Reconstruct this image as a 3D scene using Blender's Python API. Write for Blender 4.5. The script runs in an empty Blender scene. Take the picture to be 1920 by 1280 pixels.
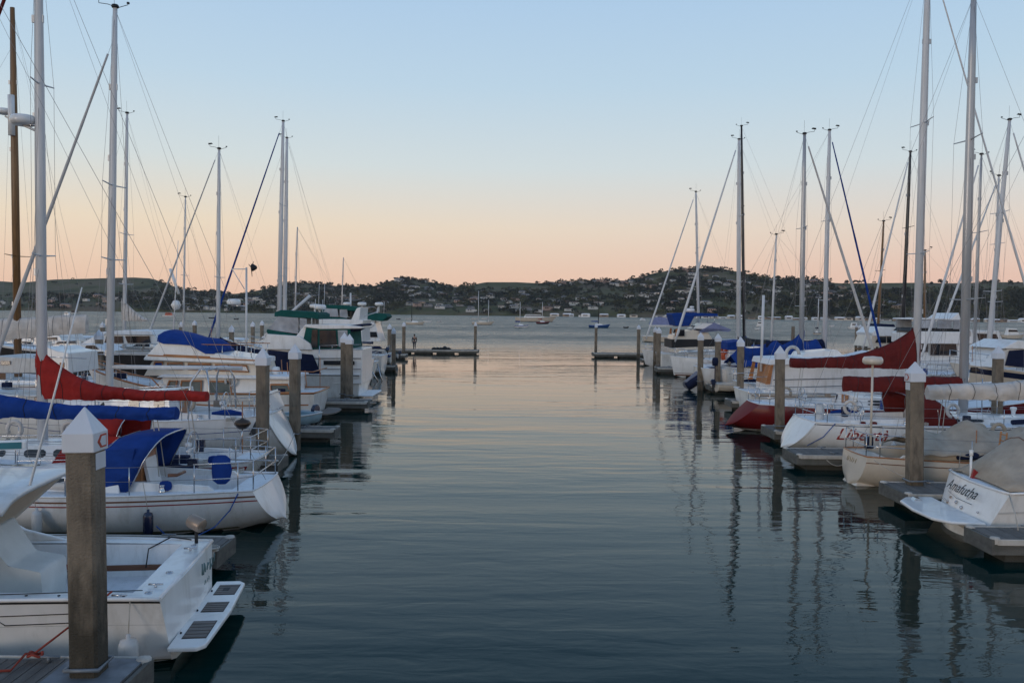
import bpy, bmesh, math, random
from mathutils import Vector, Matrix, noise
R = math.radians
random.seed(7)
scene = bpy.context.scene
# ---------------------------------------------------------------- camera
CAM_H = 5.0; FOC = 1550.0; PITCH = R(2.01); ROLL = R(0.6)
cd = bpy.data.cameras.new('camera'); cam = bpy.data.objects.new('camera', cd)
scene.collection.objects.link(cam)
cam.matrix_world = Matrix.Translation((0, 0, CAM_H)) @ Matrix.Rotation(R(90) - PITCH, 4, 'X') @ Matrix.Rotation(ROLL, 4, 'Z')
cd.sensor_width = 36.0; cd.lens = 36.0 * FOC / 1920.0
cd.clip_start = 0.1; cd.clip_end = 20000
scene.camera = cam
CM = cam.matrix_world.to_3x3()
def ray(px, py):
    return CM @ Vector(((px - 960) / FOC, (640 - py) / FOC, -1.0))
def atY(px, py, Y):
    d = ray(px, py); k = Y / d.y
    return Vector((d.x * k, Y, CAM_H + d.z * k))
def atZ(px, py, z=0.0):
    d = ray(px, py); k = (z - CAM_H) / d.z
    return Vector((d.x * k, d.y * k, z))
# ---------------------------------------------------------------- sky
world = bpy.data.worlds.new('World'); scene.world = world; world.use_nodes = True
wn = world.node_tree; wn.nodes.clear()
def N(t, kind, **kw):
    n = t.nodes.new(kind)
    for k, v in kw.items(): setattr(n, k, v)
    return n
out = N(wn, 'ShaderNodeOutputWorld'); bg = N(wn, 'ShaderNodeBackground'); wn.links.new(bg.outputs[0], out.inputs[0])
sky = N(wn, 'ShaderNodeTexSky', sky_type='NISHITA', sun_disc=False)
SUN_EL = R(3.0); SUN_ROT = R(215)
sky.sun_elevation = SUN_EL; sky.sun_rotation = SUN_ROT; sky.air_density = 1.2; sky.dust_density = 0.6; sky.ozone_density = 2.0
tc = N(wn, 'ShaderNodeTexCoord'); sp = N(wn, 'ShaderNodeSeparateXYZ'); wn.links.new(tc.outputs['Generated'], sp.inputs[0])
def ramp(t, stops, interp='EASE'):
    r = N(t, 'ShaderNodeValToRGB'); e = r.color_ramp; e.interpolation = interp
    while len(e.elements) > 1: e.elements.remove(e.elements[0])
    e.elements[0].position = stops[0][0]; e.elements[0].color = (*stops[0][1], 1)
    for p, c in stops[1:]:
        q = e.elements.new(p); q.color = (*c, 1)
    return r
def srgb(r, g, b):
    f = lambda c: (c / 255 / 12.92) if c <= 10 else ((c / 255 + .055) / 1.055) ** 2.4
    return (f(r), f(g), f(b))
# dusk air seen away from the sunset: the colour of the band depends on height and a little on bearing
SL = [(0.0, srgb(229, 187, 164)), (0.045, srgb(236, 203, 178)), (0.10, srgb(232, 215, 192)), (0.17, srgb(208, 217, 218)),
      (0.26, srgb(186, 209, 226)), (0.38, srgb(167, 197, 227)), (0.46, srgb(146, 178, 214)), (0.6, srgb(120, 152, 192)), (1.0, srgb(100, 130, 172))]
SR = [(0.0, srgb(226, 182, 166)), (0.045, srgb(230, 195, 178)), (0.10, srgb(223, 208, 196)), (0.17, srgb(202, 213, 218)),
      (0.26, srgb(182, 206, 224)), (0.38, srgb(164, 195, 226)), (0.46, srgb(146, 178, 214)), (0.6, srgb(120, 152, 192)), (1.0, srgb(100, 130, 172))]
r1 = ramp(wn, SL, 'LINEAR'); r2 = ramp(wn, SR, 'LINEAR')
wn.links.new(sp.outputs[2], r1.inputs[0]); wn.links.new(sp.outputs[2], r2.inputs[0])
mr = N(wn, 'ShaderNodeMapRange'); mr.inputs[1].default_value = -0.35; mr.inputs[2].default_value = 0.5
wn.links.new(sp.outputs[0], mr.inputs[0])
mx = N(wn, 'ShaderNodeMix', data_type='RGBA'); wn.links.new(mr.outputs[0], mx.inputs[0])
wn.links.new(r1.outputs[0], mx.inputs[6]); wn.links.new(r2.outputs[0], mx.inputs[7])
sc_ = N(wn, 'ShaderNodeVectorMath', operation='SCALE'); sc_.inputs[3].default_value = 0.12
wn.links.new(sky.outputs[0], sc_.inputs[0])
mx2 = N(wn, 'ShaderNodeMix', data_type='RGBA'); mx2.inputs[0].default_value = 0.93
wn.links.new(sc_.outputs[0], mx2.inputs[6]); wn.links.new(mx.outputs[2], mx2.inputs[7])
wn.links.new(mx2.outputs[2], bg.inputs[0]); bg.inputs[1].default_value = 1.0
sl = bpy.data.lights.new('sun', 'SUN'); sl.energy = 0.5; sl.angle = R(14); sl.color = (1.0, 0.86, 0.74)
so = bpy.data.objects.new('sun', sl); scene.collection.objects.link(so)
sd = Vector((math.sin(SUN_ROT), math.cos(SUN_ROT), math.tan(R(7))))
so.rotation_euler = sd.to_track_quat('Z', 'Y').to_euler()
scene.view_settings.view_transform = 'Standard'; scene.view_settings.look = 'None'
scene.view_settings.exposure = 0.16; scene.view_settings.gamma = 1
scene.render.resolution_x = 1024; scene.render.resolution_y = 682
# ---------------------------------------------------------------- materials
MATS = {}
def mat(name, col, rough=.5, var=.12, scale=2.5, metal=0., bump=0., bscale=30., stretch=(1, 1, 1), coat=0., spec=.5, dirt=None, dscale=1.2, damt=.5):
    if name in MATS: return MATS[name]
    m = bpy.data.materials.new(name); m.use_nodes = True; t = m.node_tree; b = t.nodes['Principled BSDF']
    tc = N(t, 'ShaderNodeTexCoord'); mp = N(t, 'ShaderNodeMapping'); mp.inputs['Scale'].default_value = stretch
    t.links.new(tc.outputs['Object'], mp.inputs[0])
    nz = N(t, 'ShaderNodeTexNoise'); nz.inputs['Scale'].default_value = scale; nz.inputs['Detail'].default_value = 6
    t.links.new(mp.outputs[0], nz.inputs['Vector'])
    lo = tuple(max(0, c * (1 - var)) for c in col); hi = tuple(min(1, c * (1 + var)) for c in col)
    r = ramp(t, [(.3, lo), (.7, hi)], 'LINEAR'); t.links.new(nz.outputs[0], r.inputs[0]); src = r.outputs[0]
    if dirt:
        n2 = N(t, 'ShaderNodeTexNoise'); n2.inputs['Scale'].default_value = dscale; n2.inputs['Detail'].default_value = 8; n2.inputs['Roughness'].default_value = .65
        m2 = N(t, 'ShaderNodeMapping'); m2.inputs['Scale'].default_value = (3, 3, .6); t.links.new(tc.outputs['Object'], m2.inputs[0]); t.links.new(m2.outputs[0], n2.inputs['Vector'])
        g = N(t, 'ShaderNodeMapRange'); g.inputs[1].default_value = .5; g.inputs[2].default_value = .72; g.inputs[4].default_value = damt
        t.links.new(n2.outputs[0], g.inputs[0])
        x = N(t, 'ShaderNodeMix', data_type='RGBA'); t.links.new(g.outputs[0], x.inputs[0]); t.links.new(src, x.inputs[6]); x.inputs[7].default_value = (*dirt, 1); src = x.outputs[2]
    t.links.new(src, b.inputs['Base Color'])
    b.inputs['Roughness'].default_value = rough; b.inputs['Metallic'].default_value = metal
    b.inputs['Coat Weight'].default_value = coat; b.inputs['Specular IOR Level'].default_value = spec
    if bump:
        n3 = N(t, 'ShaderNodeTexNoise'); n3.inputs['Scale'].default_value = bscale; n3.inputs['Detail'].default_value = 4
        t.links.new(mp.outputs[0], n3.inputs['Vector'])
        bp = N(t, 'ShaderNodeBump'); bp.inputs['Strength'].default_value = min(1, bump); bp.inputs['Distance'].default_value = .03
        t.links.new(n3.outputs[0], bp.inputs['Height']); t.links.new(bp.outputs[0], b.inputs['Normal'])
    MATS[name] = m; return m
GR = (.25, .23, .2)
white = mat('white_gelcoat', (.80, .79, .77), .28, .05, dirt=(.42, .39, .33), damt=.42, coat=.25)
cream = mat('cream_gelcoat', (.66, .58, .48), .3, .05, dirt=(.4, .33, .25), damt=.25, coat=.3)
deckw = mat('white_deck', (.82, .83, .84), .55, .06, dirt=(.4, .39, .36), dscale=2.5, damt=.35, bump=.15, bscale=80)
scum = mat('waterline_scum', (.17, .16, .10), .8, .3, 6, dirt=(.05, .07, .03), dscale=5, damt=.8)
dull = mat('aged_white_paint', (.56, .56, .55), .5, .1, dirt=(.3, .27, .22), dscale=2, damt=.5)
alu = mat('anodised_aluminium', (.50, .50, .50), .4, .08, metal=.35, stretch=(4, 4, .5))
wmast = mat('white_mast_paint', (.66, .66, .66), .35, .06, stretch=(4, 4, .4), dirt=(.4, .38, .34), damt=.3)
wood = mat('varnished_wood', (.40, .16, .055), .4, .3, 3, stretch=(.5, 6, 6), coat=.3)
wmw = mat('brown_mast_wood', (.20, .105, .04), .45, .3, 3, stretch=(8, 8, .4))
blackm = mat('black_mast_paint', (.02, .018, .018), .4, .2)
steel = mat('stainless_steel', (.55, .55, .56), .22, .08, metal=.9)
wire = mat('rigging_wire', (.26, .25, .25), .5, .1, metal=.4)
rope = mat('rope', (.5, .46, .4), .9, .2, bump=.5, bscale=90)
blrope = mat('blue_rope', (.03, .10, .34), .9, .2, bump=.5, bscale=90)
rdrope = mat('red_rope', (.32, .05, .03), .9, .2, bump=.5, bscale=90)
def cloth(name, col, dirt=None): return mat(name, col, .85, .16, 2.2, bump=.7, bscale=7, stretch=(1, 1, 1.6), spec=.2, dirt=dirt, damt=.3)
blue = cloth('royal_blue_canvas', (.010, .045, .225)); navy = cloth('navy_canvas', (.012, .018, .05)); red = cloth('red_canvas', (.34, .025, .02))
maroon = cloth('dark_red_canvas', (.135, .018, .016)); green = cloth('teal_green_canvas', (.01, .085, .075)); tan = cloth('beige_canvas', (.42, .36, .29), (.28, .23, .18))
creamc = cloth('cream_canvas', (.60, .55, .50), (.38, .33, .28)); black = mat('black_rubber', (.012, .012, .014), .6, .2)
redflat = mat('dark_red_transom', (.17, .014, .014), .6, .1, spec=.15)
redhull = mat('dark_red_hull', (.16, .012, .014), .22, .1, coat=.5); navyp = mat('navy_paint', (.012, .018, .05), .25, .1, coat=.4)
bluehull = mat('blue_hull', (.02, .07, .19), .3, .1, coat=.3)
redp = mat('red_stripe', (.28, .02, .02), .4, .1); bluep = mat('blue_stripe', (.02, .06, .25), .4, .1); brownp = mat('brown_stripe', (.17, .07, .035), .4, .1)
goldp = mat('tan_lettering', (.35, .27, .16), .5, .1); antif = mat('dark_bottom_paint', (.018, .02, .022), .7, .3); grnf = mat('green_bottom_paint', (.01, .09, .08), .7, .3)
def glassm():
    m = mat('dark_window_glass', (.018, .02, .024), .08, .4, 1.5); return m
glass = glassm(); pale_glass = mat('curtained_window_glass', (.13, .15, .14), .12, .35, 2)
vinyl = mat('clear_vinyl_window', (.34, .37, .40), .15, .35, 1.5, bump=.6, bscale=3)
conc = mat('weathered_concrete', (.215, .172, .125), .85, .22, 3, bump=.8, bscale=35, dirt=(.055, .045, .035), damt=.8, dscale=2.2)
capm = mat('white_pile_cap_plastic', (.66, .68, .72), .45, .05, dirt=(.45, .43, .4), damt=.25)
plank = mat('grey_dock_plank', (.15, .135, .12), .85, .35, 1.5, stretch=(3, .6, 3), bump=.6, bscale=40)
fasc = mat('dock_fascia_timber', (.13, .125, .11), .85, .3, 1.5, stretch=(.6, 3, 5), bump=.6, bscale=30, dirt=(.05, .07, .05))
bump_ = mat('dock_bumper_strip', (.50, .47, .42), .7, .2, 2, dirt=(.25, .2, .15))
flt = mat('dock_float_concrete', (.05, .048, .04), .9, .3, 3, bump=.5)
galv = mat('galvanised_plate', (.20, .22, .24), .55, .25, 5, metal=.4)
teak = mat('grey_teak', (.17, .15, .135), .7, .25, 2, stretch=(1, 12, 1))
orange = mat('orange_plastic', (.6, .10, .03), .5, .1); tanp = mat('tan_metal', (.34, .26, .2), .4, .2, metal=.3)
teal = mat('teal_plastic', (.03, .16, .19), .4, .1)
ltblue = mat('pale_blue_canvas', (.20, .22, .36), .8, .15, bump=.4, bscale=6)
# ---------------------------------------------------------------- mesh collector
class MB:
    def __init__(s): s.v = []; s.f = []; s.m = []; s.mi = 0; s.sm = []
    def add(s, vs, fs, smooth=False):
        o = len(s.v); s.v += [tuple(v) for v in vs]
        for f in fs: s.f.append(tuple(i + o for i in f)); s.m.append(s.mi); s.sm.append(smooth)
        return s
    def box(s, x0, x1, y0, y1, z0, z1, M=None):
        vs = [Vector((x, y, z)) for z in (z0, z1) for y in (y0, y1) for x in (x0, x1)]
        if M: vs = [M @ v for v in vs]
        return s.add(vs, [(0, 2, 3, 1), (4, 5, 7, 6), (0, 1, 5, 4), (2, 6, 7, 3), (0, 4, 6, 2), (1, 3, 7, 5)])
    def tube(s, pts, r, n=8, cap=True, ey=1.0):
        pts = [Vector(p) for p in pts]; rs = r if isinstance(r, (list, tuple)) else [r] * len(pts)
        vs = []; fs = []; a = None
        for i, p in enumerate(pts):
            d = (pts[min(i + 1, len(pts) - 1)] - pts[max(i - 1, 0)]).normalized()
            if a is None:
                a = d.cross(Vector((0, 0, 1)))
                if a.length < .1: a = d.cross(Vector((1, 0, 0)))
            else: a = a - d * a.dot(d)
            a.normalize(); b = d.cross(a)
            for k in range(n):
                q = 2 * math.pi * k / n
                vs.append(p + (a * math.cos(q) * ey + b * math.sin(q)) * rs[i])
        for i in range(len(pts) - 1):
            for k in range(n):
                k2 = (k + 1) % n; fs.append((i * n + k, i * n + k2, (i + 1) * n + k2, (i + 1) * n + k))
        s.add(vs, fs, True)
        if cap:
            o = len(s.v) - len(vs); s.f += [tuple(o + k for k in range(n))[::-1], tuple(o + (len(pts) - 1) * n + k for k in range(n))]; s.m += [s.mi] * 2; s.sm += [False] * 2
        return s
    def lathe(s, prof, c=(0, 0, 0), n=20, M=None):
        vs = []; fs = []
        for r, z in prof:
            for k in range(n):
                q = 2 * math.pi * k / n; p = Vector((r * math.cos(q), r * math.sin(q), z))
                if M: p = M @ p
                vs.append(p + Vector(c))
        for i in range(len(prof) - 1):
            for k in range(n):
                k2 = (k + 1) % n; fs.append((i * n + k, i * n + k2, (i + 1) * n + k2, (i + 1) * n + k))
        return s.add(vs, fs, True)
    def grid(s, rows, smooth=True, flip=False):
        n = len(rows[0]); vs = [p for r in rows for p in r]; fs = []
        for i in range(len(rows) - 1):
            for k in range(n - 1):
                f = (i * n + k, i * n + k + 1, (i + 1) * n + k + 1, (i + 1) * n + k)
                fs.append(f[::-1] if flip else f)
        return s.add(vs, fs, smooth)
    def prism(s, poly, hw, tum=0., y0=0., hwz=None):
        """side outline (x,z) given real width 2*hw, narrowing upwards by tum per metre"""
        z0 = min(p[1] for p in poly); n = len(poly); vs = []
        for sg in (-1, 1):
            for x, z in poly: vs.append((x, y0 + sg * (hw - tum * (z - z0)), z))
        fs = [tuple(range(n)), tuple(range(2 * n - 1, n - 1, -1))]
        for i in range(n):
            j = (i + 1) % n; fs.append((i, i + n, j + n, j))
        return s.add(vs, fs)
    def slab(s, quad, th):
        """four corners given a thickness along their normal"""
        q = [Vector(p) for p in quad]; nn = (q[1] - q[0]).cross(q[3] - q[0]).normalized() * th
        vs = q + [p + nn for p in q]; n = len(q)
        fs = [tuple(range(n))[::-1], tuple(range(n, 2 * n))] + [(i, (i + 1) % n, (i + 1) % n + n, i + n) for i in range(n)]
        return s.add(vs, fs)
    def build(s, name, mats, parent=None, bevel=0, solid=0, sub=0):
        me = bpy.data.meshes.new(name); me.from_pydata(s.v, [], s.f)
        if not isinstance(mats, (list, tuple)): mats = [mats]
        for m in mats: me.materials.append(m)
        me.polygons.foreach_set('material_index', s.m); me.polygons.foreach_set('use_smooth', s.sm)
        bm = bmesh.new(); bm.from_mesh(me); bmesh.ops.recalc_face_normals(bm, faces=bm.faces); bm.to_mesh(me); bm.free()
        o = bpy.data.objects.new(name, me); scene.collection.objects.link(o)
        if parent: o.parent = parent
        if solid: md = o.modifiers.new('thickness', 'SOLIDIFY'); md.thickness = solid; md.offset = 0
        if bevel: md = o.modifiers.new('bevel', 'BEVEL'); md.width = bevel; md.segments = 2; md.limit_method = 'ANGLE'; md.angle_limit = R(35)
        return o
def empty(name, loc=(0, 0, 0), rz=0, label=None, cat=None, group=None):
    o = bpy.data.objects.new(name, None); scene.collection.objects.link(o); o.location = loc; o.rotation_euler = (0, 0, rz)
    o.empty_display_size = .3
    return tag(o, label, cat, group)
def tag(o, label=None, cat=None, group=None, kind=None):
    if label: o['label'] = label
    if cat: o['category'] = cat
    if group: o['group'] = group
    if kind: o['kind'] = kind
    return o
def copy_tree(o, parent=None):
    c = o.copy(); scene.collection.objects.link(c); c.parent = parent
    for ch in list(o.children): copy_tree(ch, c)
    return c
def text_mesh(s, size, p, right, up, m, parent, name='lettering', shear=0., bold=0., space=1.):
    cu = bpy.data.curves.new('t', 'FONT'); cu.body = s; cu.size = size; cu.shear = shear; cu.extrude = .002; cu.offset = bold; cu.align_x = 'CENTER'; cu.space_character = space
    to = bpy.data.objects.new('t', cu); scene.collection.objects.link(to); dg = bpy.context.evaluated_depsgraph_get(); dg.update()
    me = bpy.data.meshes.new_from_object(to.evaluated_get(dg)); bpy.data.objects.remove(to)
    right = Vector(right).normalized(); up = Vector(up); up = (up - right * up.dot(right)).normalized(); nrm = right.cross(up)
    M = Matrix((right, up, nrm)).transposed().to_4x4(); M.translation = Vector(p); me.transform(M)
    me.name = name; me.materials.clear(); me.materials.append(m)
    o = bpy.data.objects.new(name, me); scene.collection.objects.link(o); o.parent = parent; return o
# ---------------------------------------------------------------- water
def water_mat():
    m = bpy.data.materials.new('bay_water'); m.use_nodes = True; t = m.node_tree; b = t.nodes['Principled BSDF']
    b.inputs['Base Color'].default_value = (.001, .020, .018, 1); b.inputs['Roughness'].default_value = .03; b.inputs['IOR'].default_value = 1.23; b.inputs['Specular Tint'].default_value = (.6, .97, .95, 1)
    ge = N(t, 'ShaderNodeNewGeometry'); sp = N(t, 'ShaderNodeSeparateXYZ'); t.links.new(ge.outputs['Position'], sp.inputs[0])
    def nz(scale, sx, sy, det, rot=0.):
        mp = N(t, 'ShaderNodeMapping'); mp.inputs['Scale'].default_value = (sx, sy, 1); mp.inputs['Rotation'].default_value = (0, 0, rot)
        t.links.new(ge.outputs['Position'], mp.inputs[0]); n = N(t, 'ShaderNodeTexNoise'); n.inputs['Scale'].default_value = scale; n.inputs['Detail'].default_value = det; n.inputs['Roughness'].default_value = .5
        n.inputs['Distortion'].default_value = .6
        t.links.new(mp.outputs[0], n.inputs['Vector']); return n.outputs[0]
    def mul(a, k):
        x = N(t, 'ShaderNodeMath', operation='MULTIPLY'); t.links.new(a, x.inputs[0])
        if isinstance(k, float): x.inputs[1].default_value = k
        else: t.links.new(k, x.inputs[1])
        return x.outputs[0]
    def add(a, c):
        x = N(t, 'ShaderNodeMath', operation='ADD'); t.links.new(a, x.inputs[0]); t.links.new(c, x.inputs[1]); return x.outputs[0]
    # wind reaches the open bay beyond the docks; the fairway is nearly calm
    w = N(t, 'ShaderNodeMapRange'); w.interpolation_type = 'SMOOTHSTEP'; w.inputs[1].default_value = 78; w.inputs[2].default_value = 170; t.links.new(sp.outputs[1], w.inputs[0])
    pt = N(t, 'ShaderNodeMapRange'); pt.inputs[1].default_value = .42; pt.inputs[2].default_value = .62; pt.inputs[3].default_value = .55; pt.inputs[4].default_value = 1.35
    t.links.new(nz(.05, 1, 2.2, 2), pt.inputs[0])
    calm = add(add(add(mul(nz(.36, .35, 1.4, 2), .036), mul(nz(1.1, .16, 1.5, 2, .03), .009)), mul(nz(1.9, .5, 1.25, 2, .12), .007)), mul(nz(6.0, .7, 1.2, 2, -.2), .0014))
    calm = mul(calm, pt.outputs[0])
    windy = add(mul(nz(1.2, .6, 1.3, 4), .16), mul(nz(.28, .5, .6, 3), .5))
    ro = N(t, 'ShaderNodeMapRange'); ro.inputs[3].default_value = .09; ro.inputs[4].default_value = 1.0; t.links.new(w.outputs[0], ro.inputs[0]); gust = N(t, 'ShaderNodeMapRange'); gust.inputs[1].default_value = .35; gust.inputs[2].default_value = .65; gust.inputs[3].default_value = .24; gust.inputs[4].default_value = .42
    t.links.new(add(mul(nz(.02, .5, 1.4, 3), .55), mul(nz(.35, .5, .45, 4), .45)), gust.inputs[0]); t.links.new(mul(ro.outputs[0], gust.outputs[0]), b.inputs['Roughness'])
    h = add(calm, mul(windy, w.outputs[0]))
    bp = N(t, 'ShaderNodeBump'); bp.inputs['Strength'].default_value = 1.0; bp.inputs['Distance'].default_value = 1.0
    t.links.new(h, bp.inputs['Height']); t.links.new(bp.outputs[0], b.inputs['Normal'])
    return m
def water_rows():
    """one sheet, finer near the docks; beyond them the wind raises a small chop with real height"""
    ys = [-600, -60, -20, 0]; y = 4.
    while y < 70: ys.append(y); y += 2.5
    while y < 1260: ys.append(y); y += min(2.3, max(.6, y * y / 4135 * .26))
    ys += [1800, 4000, 12000]; cols = 820; rows = []
    for y in ys:
        dy = min(2.3, max(.6, y * y / 4135 * .26)); am = min(1, max(0, (y - 80) / 90)) if y < 1260 else 0; am = am * am * (3 - 2 * am)
        ly = 2.2 * dy + .3; lx = 1.3 + .0052 * y; A = .028 * ly * am; r_ = []
        for k in range(cols + 1):
            v = k / cols * 2 - 1; x = v * max(y * .80, 60) if y < 1300 else v * 9000
            z = A * (noise.noise((x / lx, y / ly, 1.7)) + .7 * noise.noise((x / lx * 1.9, y / ly * 1.4, 8.1))) if am > 0 else 0.
            r_.append((x, y, z))
        if y < 1300: r_[0] = (-9000, y, 0); r_[-1] = (9000, y, 0)
        rows.append(r_)
    return rows
wm = MB(); wm.grid(water_rows())
tag(wm.build('water', water_mat()), kind='structure')
# ---------------------------------------------------------------- far hills
SKY = [(-900, 540), (-500, 532), (-200, 524), (0, 527), (40, 530), (100, 524), (180, 522), (250, 520), (285, 522), (310, 531), (345, 543), (400, 547), (440, 551), (470, 547), (500, 541), (535, 533), (560, 530), (600, 532),
       (640, 537), (700, 537), (725, 528), (750, 523), (775, 523), (810, 529), (850, 538), (880, 535), (910, 529), (970, 529), (1010, 531), (1060, 529), (1110, 525), (1170, 526), (1205, 518), (1225, 512), (1260, 506),
       (1300, 502), (1350, 503), (1385, 510), (1430, 520), (1480, 524), (1540, 527), (1570, 531), (1620, 531), (1720, 530), (1790, 531), (1850, 529), (1920, 529), (2100, 526), (2400, 532), (2800, 540)]
SHO = [(-900, 1250), (0, 1250), (500, 1180), (960, 1150), (1300, 1050), (1500, 900), (1920, 860), (2800, 800)]
def interp(tab, x):
    if x <= tab[0][0]: return tab[0][1]
    for (a, b), (c, d) in zip(tab, tab[1:]):
        if x <= c: return b + (d - b) * (x - a) / (c - a)
    return tab[-1][1]
NT = 44; hcols = []
def hz(px, u):
    """hill point: u 0 at the shore, 1 at the ridge, on to 1.5 behind it"""
    Y0 = interp(SHO, px); Y1 = Y0 + 430
    Yr = Y1; Hr = atY(px, interp(SKY, px), Yr).z
    Y = Y0 + 430 * u; X = ray(px, 560).x / ray(px, 560).y * Y
    if u <= 1: f = (u ** .75) * (1 - .18 * math.sin(math.pi * u)) if u > 0 else 0
    else: f = 1 - (u - 1) ** 1.5 * 1.2
    z = Hr * f + 3.5 * noise.noise((X * .012, Y * .012, 3)) * math.sin(math.pi * min(1, u)) + 1.5 * noise.noise((X * .04, Y * .04, 7)) * math.sin(math.pi * min(1, u))
    return Vector((X, Y, max(-1, z) if u > .01 else -1 + 0))
def hill_mat():
    m = bpy.data.materials.new('hillside'); m.use_nodes = True; t = m.node_tree; b = t.nodes['Principled BSDF']; b.inputs['Roughness'].default_value = .95; b.inputs['Specular IOR Level'].default_value = .1
    ge = N(t, 'ShaderNodeNewGeometry'); n = N(t, 'ShaderNodeTexNoise'); n.inputs['Scale'].default_value = .014; n.inputs['Detail'].default_value = 7; n.inputs['Roughness'].default_value = .6
    t.links.new(ge.outputs['Position'], n.inputs['Vector'])
    r = ramp(t, [(.35, (.050, .052, .026)), (.45, (.10, .098, .040)), (.53, (.14, .115, .065)), (.72, (.16, .12, .085))], 'LINEAR')
    t.links.new(n.outputs[0], r.inputs[0]); t.links.new(r.outputs[0], b.inputs['Base Color']); return m
rows = []
for i in range(NT + 16):
    u = i / NT if i <= NT else 1 + (i - NT) / 16 * .55
    rows.append([hz(-900 + 3700 * k / 420, u) for k in range(421)])
hb = MB(); hb.grid(rows); tag(hb.build('hills', hill_mat()), kind='structure')
# woods: leaf clumps over the slopes, leaving the bare grass where the photo has it
leaf = mat('dark_foliage', (.032, .036, .022), .9, .5, .09, spec=.15); leaf2 = mat('olive_foliage', (.068, .068, .030), .9, .4, .08, spec=.15)
rng = random.Random(3)
def clump(mb, c, r, h, n=26):
    for k in range(n):
        a = rng.uniform(0, 6.283); e = rng.uniform(-.2, 1); q = rng.uniform(.5, 1) ** .5; ce = math.sqrt(max(0, 1 - e * e * .9))
        p = Vector((c[0] + math.cos(a) * r * q * ce, c[1] + math.sin(a) * r * q * ce, c[2] + h * (.45 + .5 * e * q))); s_ = r * rng.uniform(.25, .5)
        d1 = Vector((rng.gauss(0, 1), rng.gauss(0, 1), rng.gauss(0, .7))).normalized() * s_; d2 = Vector((rng.gauss(0, 1), rng.gauss(0, 1), rng.gauss(0, .7))).normalized() * s_
        o = len(mb.v); mb.v += [tuple(p + d1), tuple(p + d2), tuple(p - d1 * .8), tuple(p - d2 * .9)]; mb.f += [(o, o + 1, o + 2, o + 3)]; mb.m.append(mb.mi); mb.sm.append(False)
def bare(px, u):
    """grass slopes"""
    if px < 300 and u > .38: return .96
    if 300 <= px < 380 and u > .6: return .6
    if 890 < px < 1010 and u > .75: return .9
    if 1080 < px < 1180 and .35 < u < .8: return .75
    if 820 < px < 880 and .3 < u < .6: return .5
    if px > 1560 and u > .8: return .93
    return .0
wb = MB(); npx = 0
for k in range(11500):
    px = rng.uniform(-300, 2250); u = rng.random() ** .9
    if rng.random() < bare(px, u): continue
    dn = noise.noise((px * .012, u * 5, 1.3))
    if dn < -.1 and rng.random() < .8 and px < 1480: continue
    p = hz(px, max(.015, u)); r = rng.uniform(2.2, 5.0); wb.mi = 1 if noise.noise((px * .02, u * 6, 9)) > .12 else 0
    clump(wb, p, r, r * rng.uniform(1.0, 1.9), 22)
tag(wb.build('woodland', [leaf, leaf2]), 'dark woods and gardens covering the far hillside across the bay', 'woodland', kind='stuff')
# trees one can tell apart along the ridge
bark = mat('bark', (.05, .035, .025), .9, .3)
protos = []
for v in range(4):
    rt = empty('ridge_tree'); h = [9, 12, 8, 14][v]
    tb = MB(); tb.tube([(0, 0, -1), (.2, 0, h * .4), (0, .2, h * .8)], [.4, .3, .1], 6)
    for k in range(4):
        a = k * 1.7; tb.tube([(0, 0, h * .35), (math.cos(a) * 1.8, math.sin(a) * 1.8, h * .6)], [.18, .06], 5)
    tb.build('trunk', bark, rt)
    cb = MB()
    for k in range(5): clump(cb, (rng.uniform(-2.2, 2.2), rng.uniform(-2, 2), h * rng.uniform(.3, .6)), rng.uniform(1.8, 3.0), h * .4, 40)
    cb.build('crown', leaf, rt); protos.append(rt)
spots = [(542, 0), (552, 1), (561, 2), (574, 3), (590, 0), (600, 2), (620, 1), (641, 1), (660, 3), (672, 0), (681, 1), (700, 2), (716, 0), (726, 3), (735, 1), (745, 2), (756, 3), (766, 1), (777, 2), (790, 0), (800, 1), (818, 3), (829, 0), (846, 1), (866, 2),
         (1005, 1), (1018, 2), (1030, 0), (1065, 1), (1100, 2), (1205, 3), (1214, 1), (1228, 2), (1236, 3), (1250, 1), (1266, 0), (1290, 1), (1304, 2), (1325, 1), (1343, 0), (1360, 2), (1395, 1), (1422, 0), (1450, 1), (1492, 2), (1530, 1), (1588, 3), (1725, 3), (1745, 1), (1765, 3), (1845, 3), (1858, 1), (1870, 3), (1894, 3), (1908, 1),
         (330, 2), (352, 1), (368, 0), (392, 2), (414, 1), (430, 0), (470, 1), (488, 2), (512, 0), (525, 3)]
def zone(px):
    for lim, z in ((345, 'behind the left masts'), (450, 'left of the wind generator'), (572, 'behind the close pair of masts'), (690, 'above the green canopies'), (735, 'on the knoll\'s left side'), (765, 'on the knoll\'s top'), (900, 'above the left end dock'), (1065, 'above the bay boats'), (1140, 'above the gap between docks'),
                   (1240, 'left of the peak'), (1335, 'on the peak at right'), (1480, 'right of the peak'), (1640, 'behind the blue covered boats'), (1800, 'behind the tall right masts'), (9999, 'at the right edge')):
        if px < lim: return z
for i, (px, v) in enumerate(spots):
    o = protos[v] if v in [s[1] for s in spots[i:]] and not protos[v].get('used') else copy_tree(protos[v])
    if o is protos[v]: o['used'] = 1
    p = hz(px, .97); o.location = p - Vector((0, 0, 2.6)); s_ = rng.uniform(.55, .95); o.scale = (s_ * 1.35, s_ * 1.35, s_ * .85); o.rotation_euler.z = rng.uniform(0, 6)
    z_ = zone(px); kind_ = ['rounded', 'tall rounded', 'low bushy', 'tall spreading'][v]
    tag(o, f'{kind_} dark skyline tree {z_}', 'tree', f'{kind_} skyline trees {z_}')
for p_ in protos:
    if 'used' in p_.keys(): del p_['used']
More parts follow.
